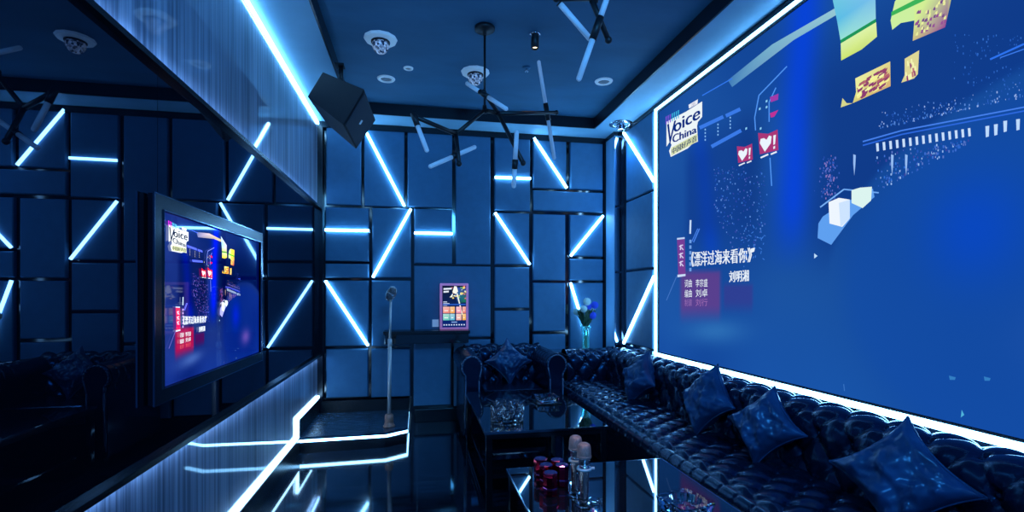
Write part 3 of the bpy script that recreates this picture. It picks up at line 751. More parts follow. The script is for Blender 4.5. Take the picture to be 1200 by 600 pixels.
Y2 = 2.12
g0 = PT(698, 30, Y2)
c2 = Vector((g0.x - .02, Y2 - .05, ZC)); A2_ = Vector((c2.x, c2.y, 2.50))
K1 = PT(713, 47, Y2 - .02); K0 = PT(691, -6, Y2 - .05); H0 = PT(652, -2, Y2 - .06)
N1 = A2_ + Vector((.28, .03, .13)); N2 = A2_ + Vector((-.10, -.32, .08))
chandelier(c2, 'black branching chandelier nearest the camera, cut off by the top of the photo',
  (c2 + Vector((0, 0, -.02)), A2_),
  [(A2_, K0), (K0, K1), (A2_, H0), (A2_, N1), (A2_, N2)],
  [(PT(655, 3, Y2 - .04), PT(691, 45, Y2 - .01), .0, .03), 
   (PT(712, -4, Y2 - .10), PT(678.5, 92, Y2 - .03), .24, .52),
   (N1 + Vector((-.16, -.04, .06)), N1 + Vector((.16, .04, -.02)), .42, .60), (N2 + Vector((-.2, .05, .03)), N2 + Vector((.2, -.05, -.03)), .45, .60)])

# ------------------------------------------------------------------ microphone on its stand (stage)
b0 = atZ(456, 499.5, SZ); b0.z = SZ + .0008
ms = thing('microphone_stand', tuple(b0), 'slim metal microphone stand with a copper coloured base on the stage', 'microphone stand')
MB().lathe(b0, [(.046, 0), (.048, .006), (.040, .012), (.036, .030), (.034, .034), (.036, .040), (.033, .090), (.028, .098), (.014, .102)], 24).build('base', 'copper', ms)
zt = 1.145
MB().tube(b0 + Vector((0, 0, .10)), (b0.x + .006, b0.y, .80), .0145, n=14).build('lower_pole', 'champagne', ms)
up = MB(); up.tube((b0.x + .006, b0.y, .80), (b0.x + .012, b0.y, zt), .0095, n=14); up.lathe((b0.x + .006, b0.y, .80), [(.016, -.03), (.018, 0), (.016, .03), (.010, .034)], 14); up.build('upper_pole', 'champagne', ms)
mc = Vector((b0.x + .016, b0.y - .004, zt + .052))
mi = thing('vintage_microphone', (b0.x + .012, b0.y, zt), 'vintage chrome ribbed microphone on top of the tall stage stand', 'microphone')
R = Matrix.Rotation(math.radians(24), 3, 'Y')
def mcp(x, y, z): return mc + R @ Vector((x, y, z))
def capsule(w, d, h, n=24, grow=0):
    pr = [];  m_ = MB(); rows = 14; vs = []
    for j in range(rows + 1):
        a = -PI / 2 + PI * j / rows; k = max(.05, math.cos(a)) ** .55
        for i in range(n):
            t_ = 2 * PI * i / n; vs.append(mcp(w * k * abs(math.cos(t_)) ** .7 * (1 if math.cos(t_) > 0 else -1), d * k * abs(math.sin(t_)) ** .7 * (1 if math.sin(t_) > 0 else -1), h * math.sin(a)))
    fs = [(j * n + i, j * n + (i + 1) % n, (j + 1) * n + (i + 1) % n, (j + 1) * n + i) for j in range(rows) for i in range(n)]
    fs += [tuple(range(n))[::-1], tuple(rows * n + i for i in range(n))]
    m_.add(vs, fs, True); return m_
capsule(.034, .030, .056).build('grille_body', 'blackmat', mi)
rb = MB()
for x in (-.024, -.012, 0, .012, .024):
    pts = []
    for j in range(13):
        a = -PI / 2 + PI * j / 12; k = max(.05, math.cos(a)) ** .55 * math.sqrt(max(0, 1 - (x / .036) ** 2)) ** .7
        pts.append(mcp(x, -.032 * k - .001, .058 * math.sin(a)))
    for a, b in zip(pts, pts[1:]): rb.tube(a, b, .0024, n=6)
for i in range(24):
    a, b = [mcp(.036 * abs(math.cos(t_)) ** .7 * (1 if math.cos(t_) > 0 else -1), .032 * abs(math.sin(t_)) ** .7 * (1 if math.sin(t_) > 0 else -1), 0) for t_ in (2 * PI * i / 24, 2 * PI * (i + 1) / 24)]
    rb.tube(a, b, .004, n=6)
pts = [mcp(.036 * math.cos(2 * PI * i / 28), .0, .060 * math.sin(2 * PI * i / 28)) for i in range(29)]
for a, b in zip(pts, pts[1:]): rb.tube(a, b, .0045, n=6)
rb.build('chrome_ribs', 'chrome', mi)
yk = MB(); yk.tube((b0.x + .012, b0.y, zt), mcp(0, 0, -.05), .010, .014, n=12); yk.build('swivel', 'chrome', mi)

# ------------------------------------------------------------------ wall shelf, touch screen, switch
sx0 = atY(449, 395, 4.5).x; sx1 = atY(551, 395, 4.5).x
ztp = atY(500, 388, 4.5).z; zbt = atY(500, 403, 4.5).z
o = thing('wall_shelf', ((sx0 + sx1) / 2, YP - .001, zbt), 'glossy black floating box shelf under the touchscreen on the back wall', 'shelf')
MB().box(sx0, sx1, 4.5, YP - .001, ztp - .028, ztp).build('top_board', 'black', o, bevel=.003)
MB().box(sx0 + .012, sx1 - .012, 4.52, YP - .001, zbt, ztp - .028).build('box', 'gapblack', o, bevel=.003)
for i in range(3):
    x = sx0 + .12 + i * .2
o2 = thing('touch_screen', (atY(532, 386, 4.64).x, 4.64, ztp), 'pink framed portrait song-selection touchscreen standing on the black shelf', 'touchscreen')
xa = atY(515.5, 360, 4.62).x; xb = atY(549, 360, 4.62).x; za = ztp + .001; zb = atY(532, 332, 4.62).z
MB().box(xa, xb, 4.62, 4.655, za, zb).build('frame', 'pink', o2, bevel=.006)
MB().box((xa + xb) / 2 - .05, (xa + xb) / 2 + .05, 4.655, 4.69, za, zb - .12).build('stand', 'black', o2)
TP = Pic()
TP.grid(lambda u, v: lerp((10, 40, 120), (16, 30, 60), v), 8, 12)
TP.poly([(.45, .95), (1, .97), (1, .60), (.62, .58)], [(40, 90, 190), (70, 50, 130), (30, 120, 80), (20, 40, 100)])
for i in range(26):
    u = .35 + rnd.random() * .6; v = .66 + rnd.random() * .30; s_ = .04 + rnd.random() * .06
    TP.poly([(u, v), (u + s_, v + .01), (u + s_ * .8, v + s_ * .5), (u - .01, v + s_ * .4)], rnd.choice([(230, 245, 235), (250, 220, 120), (120, 190, 110), (240, 130, 120), (90, 150, 240)]))
TP.poly([(.30, .72), (.45, .82), (.42, .72)], (240, 245, 230)); TP.poly([(.58, .82), (.64, .82), (.86, .30), (.82, .30)], (245, 250, 240)); TP.poly([(.42, .84), (.5, .99), (.6, .98), (.66, .86), (.55, .80)], (250, 252, 240))
for j, ws in enumerate((.34, .22)): TP.poly([(.05, .90 - j * .07), (.05 + ws, .91 - j * .07), (.05 + ws, .95 - j * .07), (.05, .94 - j * .07)], (225, 235, 250))
for j in range(3): TP.poly([(.04, .60 - j * .04), (.2 + .1 * (j % 2), .60 - j * .04), (.2 + .1 * (j % 2), .62 - j * .04), (.04, .62 - j * .04)], (200, 215, 245))
TP.poly([(.02, .53), (.98, .53), (.98, .565), (.02, .565)], (40, 90, 190))
tc_ = [(240, 130, 120), (250, 160, 70), (245, 140, 170), (235, 120, 110), (90, 200, 190), (80, 180, 215), (240, 170, 160), (250, 170, 60)]
us = [(.03, .30), (.32, .52), (.58, .80), (.84, .99)]
for r_ in range(2):
    for k, (u0, u1) in enumerate(us):
        v0 = .17 if r_ else .34; v1 = v0 + .155
        c_ = tc_[r_ * 4 + k]
        TP.poly([(u0, v0), (u1, v0), (u1, v1), (u0, v1)], [lerp(c_, (255, 255, 255), .15), c_, lerp(c_, (255, 240, 220), .45), lerp(c_, (255, 255, 255), .55)])
        TP.poly([(u0 + .05, v0 + .05), (u1 - .06, v0 + .05), (u1 - .06, v0 + .07), (u0 + .05, v0 + .07)], (255, 255, 250))
for k in range(9): TP.poly([(.05 + k * .105, .045), (.10 + k * .105, .045), (.10 + k * .105, .075), (.05 + k * .105, .075)], (220, 235, 255))
TP.poly([(.38, .115), (.62, .115), (.62, .135), (.38, .135)], (150, 190, 250))
fx = .022
TP.build('picture', 'pic_tab', o2, (xa + fx, 4.6185, za + fx), (xb - xa - 2 * fx, 0, 0), (0, 0, zb - za - 2 * fx), (0, -1, 0), step=.0002)
pa = atY(506.5, 374.5, YP); pq = atY(514, 383, YP)
o = MB().box(pa.x, pq.x, YP - .012, YP, pq.z, pa.z).build('wall_switch', 'white_glow', origin=((pa.x + pq.x) / 2, YP, pq.z), bevel=.002)
tag(o, 'small pale square switch plate on the back wall left of the touchscreen', 'switch')

# ------------------------------------------------------------------ tufted upholstery
def tuft(s, t, px, pt, depth):
    a = s / px + t / pt; b = s / px - t / pt
    fa = abs(math.sin(PI * a)); fb = abs(math.sin(PI * b))
    h = (fa * fb) ** .45
    crease = min(fa, fb) ** .5
    btn = math.exp(-(fa * fa + fb * fb) * 7)
    return depth * (.25 + .42 * h + .40 * crease) - depth * 1.0 * btn
def profile_points(pts, n):
    P_ = [Vector((x, z)) for x, z in pts]; L = [0]
    for a, b in zip(P_, P_[1:]): L.append(L[-1] + (b - a).length)
    out = []
    for k in range(n + 1):
        s = L[-1] * k / n; i = max(j for j in range(len(L) - 1) if L[j] <= s + 1e-9)
        f = (s - L[i]) / (L[i + 1] - L[i]); out.append((P_[i].lerp(P_[i + 1], f), s))
    res = []
    for k in range(n + 1):
        a = out[max(0, k - 2)][0]; b = out[min(n, k + 2)][0]; d = (b - a).normalized()
        res.append((out[k][0], Vector((-d.y, d.x)), out[k][1]))
    return res
def smooth_profile(ctrl, it=3):
    p = [Vector(c) for c in ctrl]
    for _ in range(it):
        q = [p[0]]
        for a, b in zip(p, p[1:]): q += [a.lerp(b, .25), a.lerp(b, .75)]
        q.append(p[-1]); p = q
    return [(v.x, v.y) for v in p]
def upholster(ctrl, n, to3d, s0, s1, ns, px, pt, depth, t_lo=0, t_hi=9, phase=0, buttons=True, env=True):
    prof = profile_points(smooth_profile(ctrl), n); mb = MB(); tot = prof[-1][2]
    def fn(u, v):
        k = int(round(u * n)); p, nr, t = prof[k]; s = s0 + (s1 - s0) * v
        h = 0
        if t_lo <= t <= t_hi:
            w = min(1, (t - t_lo) / .03, (t_hi - t) / .03) if env else 1
            h = tuft(s + phase, t, px, pt, depth) * max(0, w)
        q = p + nr * h
        return to3d(q.x, q.y, s)
    mb.grid(fn, n, ns)
    if buttons:
        rows = int(tot / (pt / 2)) + 1; i0 = int(s0 / px) - 2; i1 = int(s1 / px) + 3
        for j in range(0, rows + 1):
            t = j * pt / 2
            if not (t_lo + .035 < t < min(t_hi, tot) - .03): continue
            k = int(round(t / tot * n)); p, nr, _ = prof[min(k, n)]
            for i in range(i0, i1):
                s = (i + (.5 if j % 2 else 0)) * px - phase
                if s0 + .02 < s < s1 - .02:
                    q = p - nr * depth * .25; c = Vector(to3d(q.x, q.y, s))
                    mb.sphere(c, .0125, 8, 5)
    return mb

# sectional sofa along the right wall
sofa = thing('sectional_sofa', (1.55, 2.2, 0), 'long black tufted leather corner sofa along the wall under the big screen', 'sofa')
SF, SBK, SE, SN = 1.185, 1.945, 4.47, .55       # front x, back x, far y, near y
zs = .415
seat = upholster([(1.222, zs + .004), (1.30, zs + .010), (1.5, zs + .004), (1.70, zs - .008)], 46, lambda a, b, s: (a, s, b), SN, 4.18, 380, .15, .20, .028, t_lo=.0, t_hi=.5)
seat.box(1.222, 1.70, SN, 4.18, .30, zs - .012)
seat.build('seat', 'leather', sofa, fixn=False)
def roll_fn(u, v):
    a = -PI * .62 + PI * 1.15 * u; s = SN + (4.20 - SN) * v
    r = .046 * (1 - .09 * math.exp(-((((s / .098) % 1) - .5) / .045) ** 2))
    return (SF + .046 - r * math.cos(a), s, .368 + r * math.sin(a) * 1.25)
fr_ = MB(); fr_.grid(roll_fn, 14, 560); fr_.build('front_roll', 'leather', sofa, fixn=False)
MB().box(SF + .045, 1.80, SN, 4.42, .05, .33).build('base', 'leather', sofa)
bk = upholster([(1.655, .395), (1.665, .47), (1.672, .56), (1.668, .635), (1.70, .682), (1.77, .690), (1.86, .676), (1.915, .645), (1.918, .57)], 66,
               lambda a, b, s: (a, s, b), SN, 4.30, 420, .165, .215, .030, t_lo=.0, t_hi=.50)
bk.v = [Vector(p) for p in bk.v]
bk.box(1.71, 1.910, SN, 4.30, .05, .62)
bk.build('backrest', 'leather', sofa, fixn=False)
ek = upholster([(4.165, .395), (4.158, .48), (4.155, .56), (4.165, .635), (4.20, .672), (4.26, .680), (4.34, .672), (4.37, .65), (4.372, .55)], 66,
               lambda a, b, s: (s, a, b), 1.285, 1.70, 70, .165, .215, .028, t_lo=.0, t_hi=.48, phase=.03)
ek.box(1.285, 1.90, 4.20, 4.372, .05, .65)
ek.build('end_backrest', 'leather', sofa, fixn=False)
ep = MB(); ep.box(1.272, 1.285, 4.13, 4.375, .05, .665); ep.build('end_panel', 'black', sofa, bevel=.004)
for x, y in ((1.27, SN + .1), (1.27, 1.8), (1.27, 3.0), (1.27, 4.1), (1.74, SN + .1), (1.74, 4.1)):
    MB().tube((x, y, 0), (x, y, .055), .018, .024, n=12).build('leg', 'black', sofa)

# ledge behind the sofa end, with the vase
lz = .655
o = thing('corner_ledge', (1.56, 4.55, 0), 'black ledge cabinet behind the sofa end holding the vase', 'cabinet')
MB().box(1.275, PXL - .016, 4.415, YP - .002, 0, lz - .02).build('body', 'black', o)
MB().box(1.27, PXL - .014, 4.410, YP - .002, lz - .02, lz).build('top', 'edge', o, bevel=.003)
vb = atZ(686.5, 411, lz); vb.y = min(vb.y, 4.58); vb = Vector((atY(686.5, 411, 4.56).x, 4.56, lz))
o = MB()
outer = [(.030, 0), (.036, .004), (.038, .03), (.034, .10), (.040, .17), (.052, .235)]
inner = [(.049, .235), (.037, .17), (.031, .10), (.034, .03), (.028, .016), (.002, .014)]
o.lathe(vb, outer + inner, 28); o = o.build('flower_vase', 'vglass', origin=vb)
tag(o, 'slender clear glass vase on the corner ledge behind the sofa', 'vase')
FLW = [(688, 353.5, 4.2, 'w', 'white pompom flower, the tallest in the vase'), (697, 357.5, 4, 'b', 'blue pompom flower at the far right of the bunch'),
 (689.5, 359, 3.8, 'b', 'blue pompom flower at the centre of the bunch'), (676, 365.5, 3.9, 'w', 'white pompom flower at the far left of the bunch'),
 (684, 362, 3.8, 'w', 'white pompom flower left of the central blue one'), (694.3, 369.5, 4.2, 'b', 'lowest blue pompom flower on the right of the bunch'),
 (681, 369, 3.2, 'w', 'lowest small white pompom flower on the left of the bunch'), (694, 362.5, 3, 'w', 'small white pompom flower tucked between the blue ones')]
for i, (x, y, r, k, l) in enumerate(FLW):
    c = atY(x, y, 4.50 + .035 * (i % 4)); rr = r * 5.4 / 580
    t = thing('pompom_flower', tuple(vb + Vector((0, 0, .02))), l, 'flower', 'flowers in the vase')
    b_ = MB(); b_.sphere(c, rr * .86, 14, 10)
    for q in range(110):
        zz = 1 - 2 * (q + .5) / 110; ph = q * 2.39996; d = Vector((math.sqrt(1 - zz * zz) * math.cos(ph), math.sqrt(1 - zz * zz) * math.sin(ph), zz))
        a_ = d.orthogonal().normalized() * rr * .16; e_ = d.cross(a_)
        b_.add([c + d * rr * .75 + a_, c + d * rr * .75 + e_, c + d * rr * .75 - a_, c + d * rr * .75 - e_, c + d * rr * 1.06], [(0, 1, 4), (1, 2, 4), (2, 3, 4), (3, 0, 4)])
    b_.build('bloom', 'bloom_' + k, t)
    s_ = MB(); foot = vb + Vector((rnd.uniform(-.014, .014), rnd.uniform(-.014, .014), .022)); neck = vb + Vector(((c.x - vb.x) * .28, (c.y - vb.y) * .3, .235))
    s_.tube(foot, neck, .003, n=6); s_.tube(neck, c - Vector((0, 0, rr * .6)), .003, n=6); s_.build('stem', 'stem', t)
lf = MB()
for i in range(170):
    h = .21 + rnd.random() ** .8 * .13; an = rnd.random() * 2 * PI; sp_ = .010 + (h - .22) * .42 * rnd.random() ** .5
    c = vb + Vector((math.cos(an) * sp_ * 1.2, math.sin(an) * sp_ * .7, h)); d = Vector((math.cos(an + rnd.uniform(-1, 1)) * .6, math.sin(an) * .4, .9)).normalized()
    L = .045 + rnd.random() * .035; w = d.cross(Vector((rnd.random() - .5, 1, .2))).normalized() * .012
    lf.add([c, c + d * L * .5 + w, c + d * L, c + d * L * .5 - w], [(0, 1, 2, 3)])
for i in range(8):
    a_ = vb + Vector((rnd.uniform(-.015, .015), rnd.uniform(-.015, .015), .03)); lf.tube(a_, vb + Vector((rnd.uniform(-.03, .03), rnd.uniform(-.02, .02), .34)), .0025, n=5)
o = lf.build('flower_foliage', 'leaf', origin=vb + Vector((0, 0, .02)), fixn=False); o['kind'] = 'stuff'
tag(o, 'dark green leaves filling the bunch above the glass vase', 'foliage')

# armchair
AX0, AX1, AY0, AY1 = .325, 1.205, 3.86, 4.62
ac = thing('chesterfield_armchair', ((AX0 + AX1) / 2, (AY0 + AY1) / 2, 0), 'black tufted leather armchair with rolled arms standing against the back wall', 'armchair')
def arm(side):
    xo = AX0 if side < 0 else AX1; sg = 1 if side < 0 else -1
    cx = xo + sg * .095; r = .095; cz = .620
    prof = [(xo + sg * .165, .30), (xo + sg * .165, .50)]
    for k in range(15):
        a = -.15 + (PI + 1.0) * k / 14; prof.append((cx + sg * r * math.cos(a), cz + r * math.sin(a)))
    prof += [(xo + sg * .035, .50), (xo + sg * .03, .08)]
    m_ = MB(); n = len(prof) - 1; ns = 90
    def fn(u, v):
        k = int(round(u * n)); x, z = prof[k]; s = AY0 + .02 + (AY1 - AY0 - .05) * v
        dx, dz = x - cx, z - cz
        pl = 1 - .055 * math.exp(-((((s / .085) % 1) - .5) / .08) ** 2) if 2 <= k <= 16 else 1
        return (cx + dx * pl, s, cz + dz * pl)
    m_.grid(fn, n, ns)
    m_.add([(x, AY0 + .02, z) for x, z in prof], [tuple(range(len(prof)))]); m_.add([(x, AY1 - .03, z) for x, z in prof], [tuple(range(len(prof)))])
    a_ = m_.build('arm', 'leather', ac, fixn=False)
    f_ = MB(); pr2 = [(cx + (x - cx) * .94, cz + (z - cz) * .97) for x, z in prof]
    f_.prism([(x, AY0 + .02, z) for x, z in pr2], (0, -.014, 0))
    f_.build('scroll_panel', 'leather', a_, bevel=.006)
    w = MB(); path = [(x, AY0 + .004, z) for x, z in [(cx + (x - cx) * .80, cz + (z - cz) * .88) for x, z in prof]]
    for a, b in zip(path, path[1:]): w.tube(a, b, .006, n=6)
    w.build('scroll_piping', 'piping', a_)
arm(-1); arm(1)
ab = upholster([(4.395, .38), (4.40, .48), (4.405, .58), (4.40, .64), (4.43, .70), (4.50, .722), (4.57, .70), (4.60, .64), (4.60, .10)], 70,
               lambda a, b, s: (s, a, b), AX0 + .09, AX1 - .09, 120, .15, .20, .026, t_lo=0, t_hi=.45)
ab.box(AX0 + .09, AX1 - .09, 4.43, 4.60, .08, .66)
ab.build('backrest', 'leather', ac, fixn=False)
sc_ = MB(); sc_.pad(((AX0 + AX1) / 2, 4.14, .30), ((AX1 - AX0) / 2 - .168, 0, 0), (0, .255, 0), (0, 0, .125), .04); sc_.build('seat_cushion', 'leather', ac, bevel=.012)
MB().box(AX0 + .05, AX1 - .05, AY0 + .04, AY1 - .05, .06, .31).build('base', 'leather', ac)
for x in (AX0 + .08, AX1 - .08):
    for y in (AY0 + .08, AY1 - .1): MB().tube((x, y, 0), (x, y, .065), .016, .026, n=12).build('leg', 'black', ac)

# cushions
def cushion(center, normal, up_hint, half, label, thick=.085, roll=45, seed=0, group=None):
    n = Vector(normal).normalized(); u0 = (Vector(up_hint) - n * n.dot(Vector(up_hint))).normalized(); r0 = u0.cross(n)
    a = math.radians(roll); X = r0 * math.cos(a) + u0 * math.sin(a); Yv = -r0 * math.sin(a) + u0 * math.cos(a)
    c = Vector(center); N = 36; mb = MB()
    def fn(sgn):
        def f(u, v):
            p, q = u * 2 - 1, v * 2 - 1
            pin = .20
            x = p * (1 - pin * (1 - q * q) * abs(p) ** 2) * half; y = q * (1 - pin * (1 - p * p) * abs(q) ** 2) * half
            h = thick * (max(0, (1 - p ** 2) * (1 - q ** 2))) ** .42
            w = noise.noise(Vector((p * 2.3 + seed, q * 2.3, seed * 1.7))) * .026 + noise.noise(Vector((p * 6 + seed, q * 6, 3.1))) * .012
            # puckers running in from the corners
            ed = (1 - p * p) * (1 - q * q)
            w += .006 * math.sin(math.atan2(q, p) * 16 + seed) * (abs(p) * abs(q)) * min(1, ed * 6)
            h += w * min(1, ed * 3) 
            return c + X * x + Yv * y + n * (h * sgn)
        return f
    mb.grid(fn(1), N, N); mb.grid(fn(-1), N, N, flip=True)
    lowest = min(v.z for v in mb.v)
    o = mb.build('throw_cushion', 'cushion', origin=Vector((c.x, c.y, lowest)), fixn=True)
    pp = []
    for k in range(4 * 24):
        s, t_ = divmod(k, 24); q = t_ / 24 * 2 - 1
        p_, q_ = [(q, -1), (1, q), (-q, 1), (-1, -q)][s]; pin = .20
        pp.append(c + X * (p_ * (1 - pin * (1 - q_ * q_) * p_ * p_) * half) + Yv * (q_ * (1 - pin * (1 - p_ * p_) * q_ * q_) * half))
    pi_ = MB()
    for i in range(len(pp)): pi_.tube(pp[i], pp[(i + 1) % len(pp)], .0035, n=5, cap=False)
    pi_.build('piping', 'cushion', o)
    return tag(o, label, 'cushion', group)
GC = 'cushions along the long sofa'
NRM = (-.86, -.28, .42)
cushion((1.545, 1.345, .600), (-.80, -.42, .42), (0, 0, 1), .146, 'nearest and largest-looking blue-black leather cushion on the sofa, lower right', seed=1.1, group=GC)
cushion((1.560, 2.005, .595), (-.86, -.30, .40), (0, 0, 1), .136, 'leather cushion second nearest on the sofa, tilted on its corner', seed=2.7, group=GC)
cushion((1.575, 2.490, .610), (-.92, -.12, .36), (0, .05, 1), .150, 'leather cushion third nearest on the sofa, below the screen title', roll=42, seed=4.2, group=GC)
cushion((1.570, 3.330, .590), (-.94, -.10, .34), (0, 0, 1), .150, 'furthest leather cushion, in the sofa corner near the vase', roll=40, seed=5.9, group=GC)
cushion((atY(596, 430, 4.26).x, 4.27, .605), (0, -.88, .34), (0, 0, 1), .150, 'blue-black leather cushion standing on its corner in the armchair', thick=.07, seed=7.3)

# ------------------------------------------------------------------ coffee tables
def coffee_table(x0, x1, y0, y1, h, label):
    t = thing('coffee_table', ((x0 + x1) / 2, (y0 + y1) / 2, 0), label, 'coffee table', 'black glass coffee tables')
    MB().box(x0, x1, y0, y1, h - .016, h).build('glass_top', 'tableglass', t, bevel=.002)
    e_ = MB(); w = .004
    e_.box(x0 - w, x0, y0 - w, y1 + w, h - .014, h - .001); e_.box(x1, x1 + w, y0 - w, y1 + w, h - .014, h - .001); e_.box(x0, x1, y0 - w, y0, h - .014, h - .001); e_.box(x0, x1, y1, y1 + w, h - .014, h - .001)
    e_.build('edge_trim', 'edge', t)
    L = .035; i = .004
    for x in (x0 + i, x1 - L - i):
        for y in (y0 + i, y1 - L - i): MB().box(x, x + L, y, y + L, 0, h - .017).build('leg', 'gapblack', t, bevel=.002)
    ap = MB()
    ap.box(x0 + L, x1 - L, y0 + .01, y0 + .03, h - .045, h - .018); ap.box(x0 + L, x1 - L, y1 - .03, y1 - .01, h - .045, h - .018)
    ap.box(x0 + .01, x0 + .03, y0 + L, y1 - L, h - .045, h - .018); ap.box(x1 - .03, x1 - .01, y0 + L, y1 - L, h - .045, h - .018); ap.build('apron', 'gapblack', t)
    ra = MB(); ra.box(x0 + .008, x0 + .028, y0 + L, y1 - L, .012, .034); ra.box(x1 - .028, x1 - .008, y0 + L, y1 - L, .012, .034); ra.box(x0 + L, x1 - L, y0 + .008, y0 + .028, .012, .034); ra.box(x0 + L, x1 - L, y1 - .028, y1 - .008, .012, .034)
    ra.build('floor_rail', 'gapblack', t)
    MB().box(x0 + .03, x1 - .03, y0 + .12, y1 - .12, .150, .165).build('lower_shelf', 'tableglass', t)
    return t
TH_ = .45
coffee_table(.362, 1.06, 2.655, 3.76, TH_, 'further black glass coffee table, carrying the tumblers')
coffee_table(.378, 1.09, .92, 2.085, TH_, 'nearer black glass coffee table, carrying the red cups and microphones')

# tumblers on the far table
g0_ = atZ(580, 491.5, TH_)
def tumbler_prof():
    return [(.026, 0), (.030, .002), (.033, .02), (.034, .098), (.031, .098), (.0295, .03), (.026, .018), (.002, .016)]
spots = [(582, 494, 'clear tumbler at the left front of the far table cluster'), (594.5, 495.5, 'clear tumbler at the centre front of the far table cluster'), (607, 494.5, 'clear tumbler at the right front of the far table cluster'),
         (587, 487.0, 'clear tumbler at the left back of the far table cluster'), (602, 487.5, 'clear tumbler at the right back of the far table cluster')]
root = None
for x, y, l in spots:
    p = atZ(x, y, TH_); p.z = TH_
    if root is None:
        m_ = MB(); n = 20; pr = [(.027, 0), (.0315, .003), (.0325, .018), (.0335, .034), (.034, .050), (.0345, .066), (.034, .074), (.0342, .098), (.0312, .098), (.0295, .03), (.026, .018), (.002, .016)]
        m_.lathe(p, pr, n, smooth=False)
        for k in range(2, 6):
            for i in range(n):
                if (i + k) % 2: q = m_.v[k * n + i] - p; m_.v[k * n + i] = p + Vector((q.x * .93, q.y * .93, q.z))
        root = m_.build('glass_tumbler', 'glass', origin=p); tag(root, l, 'glass', 'tumblers on the far table')
    else:
        c_ = root.copy(); C.objects.link(c_); c_.location = p; c_['label'] = l
# crystal ashtrays
def ashtray(p, s, hh, label, rot=0):
    t = thing('crystal_ashtray', tuple(p), label, 'ashtray', 'square crystal ashtrays')
    R_ = Matrix.Rotation(rot, 3, 'Z'); N = 48; mb = MB()
    def sq(r, a, k=6):
        c_, s_ = math.cos(a), math.sin(a); d = (abs(c_) ** k + abs(s_) ** k) ** (-1 / k); return Vector((c_ * d * r, s_ * d * r, 0))
    rings = [(s * .80, 0, 6), (s * .92, hh * .3, 6), (s, hh * .92, 8), (s * .97, hh, 8), (s * .72, hh, 2), (s * .66, hh * .55, 2), (s * .60, hh * .38, 2), (s * .02, hh * .36, 2)]
    vs = [p + R_ @ (sq(r, 2 * PI * (i + .5) / N, k) + Vector((0, 0, z))) for r, z, k in rings for i in range(N)]
    fs = [(j * N + i, j * N + (i + 1) % N, (j + 1) * N + (i + 1) % N, (j + 1) * N + i) for j in range(len(rings) - 1) for i in range(N)]
    fs += [tuple(range(N))[::-1], tuple((len(rings) - 1) * N + i for i in range(N))]
    mb.add(vs, fs); mb.build('bowl', 'glass', t)
    return t
p = atZ(640.5, 471.5, TH_)
cs = MB().box(p.x - .085, p.x + .085, p.y - .085, p.y + .085, TH_ + .0005, TH_ + .008).build('ashtray_coaster', 'black', origin=(p.x, p.y, TH_), bevel=.002)
tag(cs, 'square black coaster under the crystal ashtray on the far table', 'coaster')
ashtray(Vector((p.x, p.y, TH_ + .0085)), .075, .04, 'square crystal ashtray on a black coaster on the far table', .05)
p = atZ(803, 600, TH_); 
ashtray(Vector((p.x, p.y, TH_ + .0005)), .075, .045, 'square crystal ashtray at the bottom edge of the nearer table', .25)
# small faceted crystal glass
p = atZ(698, 599, TH_)
o = MB(); n = 12
o.lathe(p, [(.016, 0), (.020, .004), (.017, .012), (.023, .022), (.020, .030), (.024, .040), (.021, .040), (.016, .02), (.002, .016)], n, smooth=False)
o = o.build('crystal_candle_glass', 'glass', origin=p); tag(o, 'tiny faceted crystal glass beside the upright microphones', 'glass')

# red dice cups
cups = [(645, 580, 'red faceted metallic dice cup at the front of its cluster'), (640, 569.5, 'red faceted metallic dice cup at the middle of its cluster'), (633.5, 561.5, 'red faceted metallic dice cup at the back left of its cluster'),
        (653, 563.0, 'red faceted metallic dice cup at the back right of its cluster'), (658.5, 569.5, 'red faceted metallic dice cup next to the microphones')]
cr = None
for x, y, l in cups:
    p = atZ(x, y, TH_); p.z = TH_ + .0005
    if cr is None:
        cr = thing('dice_cup', tuple(p), l, 'dice cup', 'red dice cups'); H = .083; r = .0275
        MB().lathe(p, [(r * .86, 0), (r * .98, .008), (r, .03), (r * 1.0, H - .012), (r * .96, H - .004)], 8, smooth=False).build('body', 'redmetal', cr)
        MB().lathe(p, [(r * .97, H - .004), (r * 1.0, H - .001), (r * .86, H + .002)], 8, smooth=False).build('cap', 'redcap', cr)
        MB().lathe(p, [(r * .985, .022), (r * 1.03, .025), (r * 1.03, .029), (r * .985, .032)], 8, smooth=False, capends=False).build('band', 'redcap', cr)
    else: dup(cr, p, l, rotz=rnd.random())

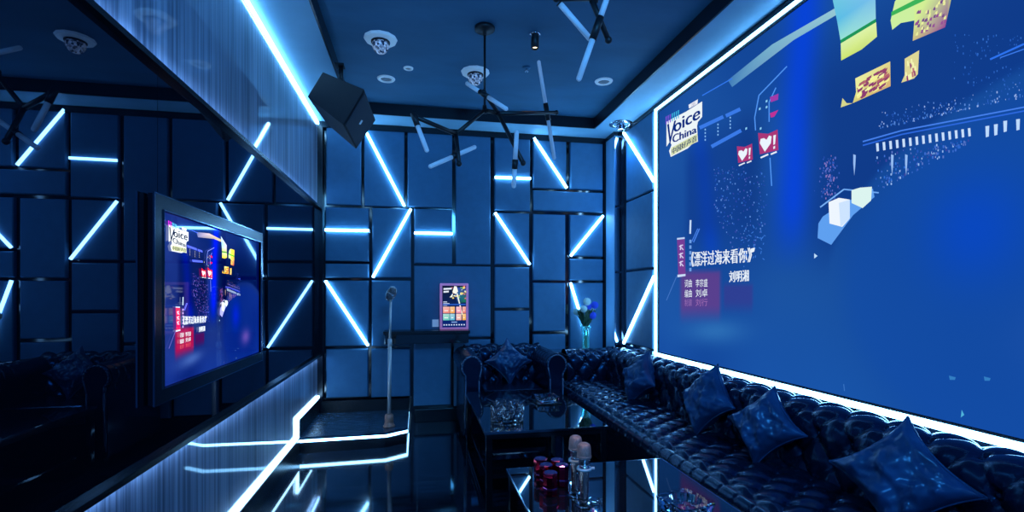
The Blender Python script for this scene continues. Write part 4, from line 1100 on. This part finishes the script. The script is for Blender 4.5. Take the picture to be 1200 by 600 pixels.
# upright microphones in ring holders
mics = [(684.5, 592, 'silver-pink microphone standing upright in front, beside the red cups'), (674.5, 580, 'silver-pink microphone standing upright behind the front microphone')]
hl = ['clear round holder with pale ring around the front microphone', 'clear round holder with pale ring around the rear microphone']
mr = hr = None
for (x, y, l), h_ in zip(mics, hl):
    p = atZ(x, y, TH_); p.z = TH_ + .0005
    if mr is None:
        hr = thing('microphone_holder', tuple(p), h_, 'microphone holder', 'holders for the upright microphones')
        MB().lathe(p, [(.030, 0), (.032, .003), (.030, .007), (.020, .008)], 28).build('foot', 'glass', hr)
        rg = MB(); n = 24
        rg.lathe(p + Vector((0, 0, .125)), [(.0195, 0), (.026, .001), (.026, .008), (.0195, .009), (.0195, 0)], n, capends=False); rg.tube(p + Vector((.024, -.002, .1295)), p + Vector((.037, -.004, .1295)), .005, n=10)
        rg.build('ring', 'clip', hr)
        MB().tube(p + Vector((-.024, .008, .006)), p + Vector((-.023, .006, .126)), .002, n=8).build('post', 'glass', hr)
        q = p + Vector((0, 0, .009))
        mr = thing('handheld_microphone', tuple(q), l, 'microphone', 'upright handheld microphones')
        MB().lathe(q, [(.0125, 0), (.015, .003), (.0155, .010), (.0145, .014), (.0165, .05), (.018, .118), (.0185, .135)], 28).build('handle', 'micmetal', mr)
        MB().lathe(q, [(.0185, .135), (.0195, .137), (.0195, .150), (.0215, .156), (.0245, .160)], 28).build('collar', 'chrome', mr)
        gm = MB(); gm.lathe(q, [(.0235, .160), (.0250, .164), (.0250, .180), (.0235, .196), (.0205, .206), (.013, .211), (.003, .212)], 28); gm.lathe(q, [(.0250, .160), (.0262, .162), (.0262, .167), (.0250, .169)], 28, capends=False)
        gm.build('grille', 'grille', mr)
        MB().lathe(q, [(.0152, .012), (.0162, .013), (.0162, .017), (.0152, .018)], 28, capends=False).build('base_ring', 'blackmat', mr)
    else:
        dup(hr, p, h_); dup(mr, p + Vector((0, 0, .009)), l)

# ------------------------------------------------------------------ light
wd = bpy.data.worlds.new('world'); scn.world = wd; wd.use_nodes = True
bgn = wd.node_tree.nodes['Background']; bgn.inputs[0].default_value = (.05, .30, 1.0, 1); bgn.inputs[1].default_value = .55
def light(kind, loc, energy, col, **k):
    d = bpy.data.lights.new(kind.lower() + '_lamp', kind); d.energy = energy; d.color = col
    for a, b in k.items(): setattr(d, a, b)
    o = bpy.data.objects.new(d.name, d); C.objects.link(o); o.location = loc; return o
p = atZ(627, 40, ZC); l = light('SPOT', p + Vector((0, 0, -.095)), 5, (1, .62, .32), spot_size=.4, spot_blend=.6, shadow_soft_size=.015)
l = light('SPOT', (.58, 1.42, 2.80), 90, (1, .66, .55), spot_size=.30, spot_blend=.8, shadow_soft_size=.02); l.rotation_euler = (math.radians(10), 0, 0)
# added bluish fill light from the unseen end of the room
l = light('SPOT', (.55, -.5, 2.6), 230, (.06, .40, 1.0), spot_size=2.0, spot_blend=1.0, shadow_soft_size=.25); l.rotation_euler = (math.radians(72), 0, math.radians(-2))
l = light('SPOT', (-.3, 1.0, 2.70), 18, (.14, .50, 1.0), spot_size=1.5, spot_blend=1.0, shadow_soft_size=.10); l.rotation_euler = (math.radians(62), 0, math.radians(8))  # second added blue fill, near the ceiling and out of view
l = light('SPOT', atZ(727.5, 145, ZS) + Vector((0, 0, -.06)), 22, (.07, .38, 1.0), spot_size=2.2, spot_blend=1.0, shadow_soft_size=.02)

# ------------------------------------------------------------------ finish
for o in bpy.data.objects:
    if '_o' in o: del o['_o']
scn.view_settings.view_transform = 'Standard'
scn.view_settings.look = 'None'
scn.view_settings.exposure = 0
scn.cycles.use_denoising = True
scn.cycles.sample_clamp_indirect = 4
scn.cycles.max_bounces = 10
scn.cycles.caustics_reflective = False
scn.cycles.caustics_refractive = False
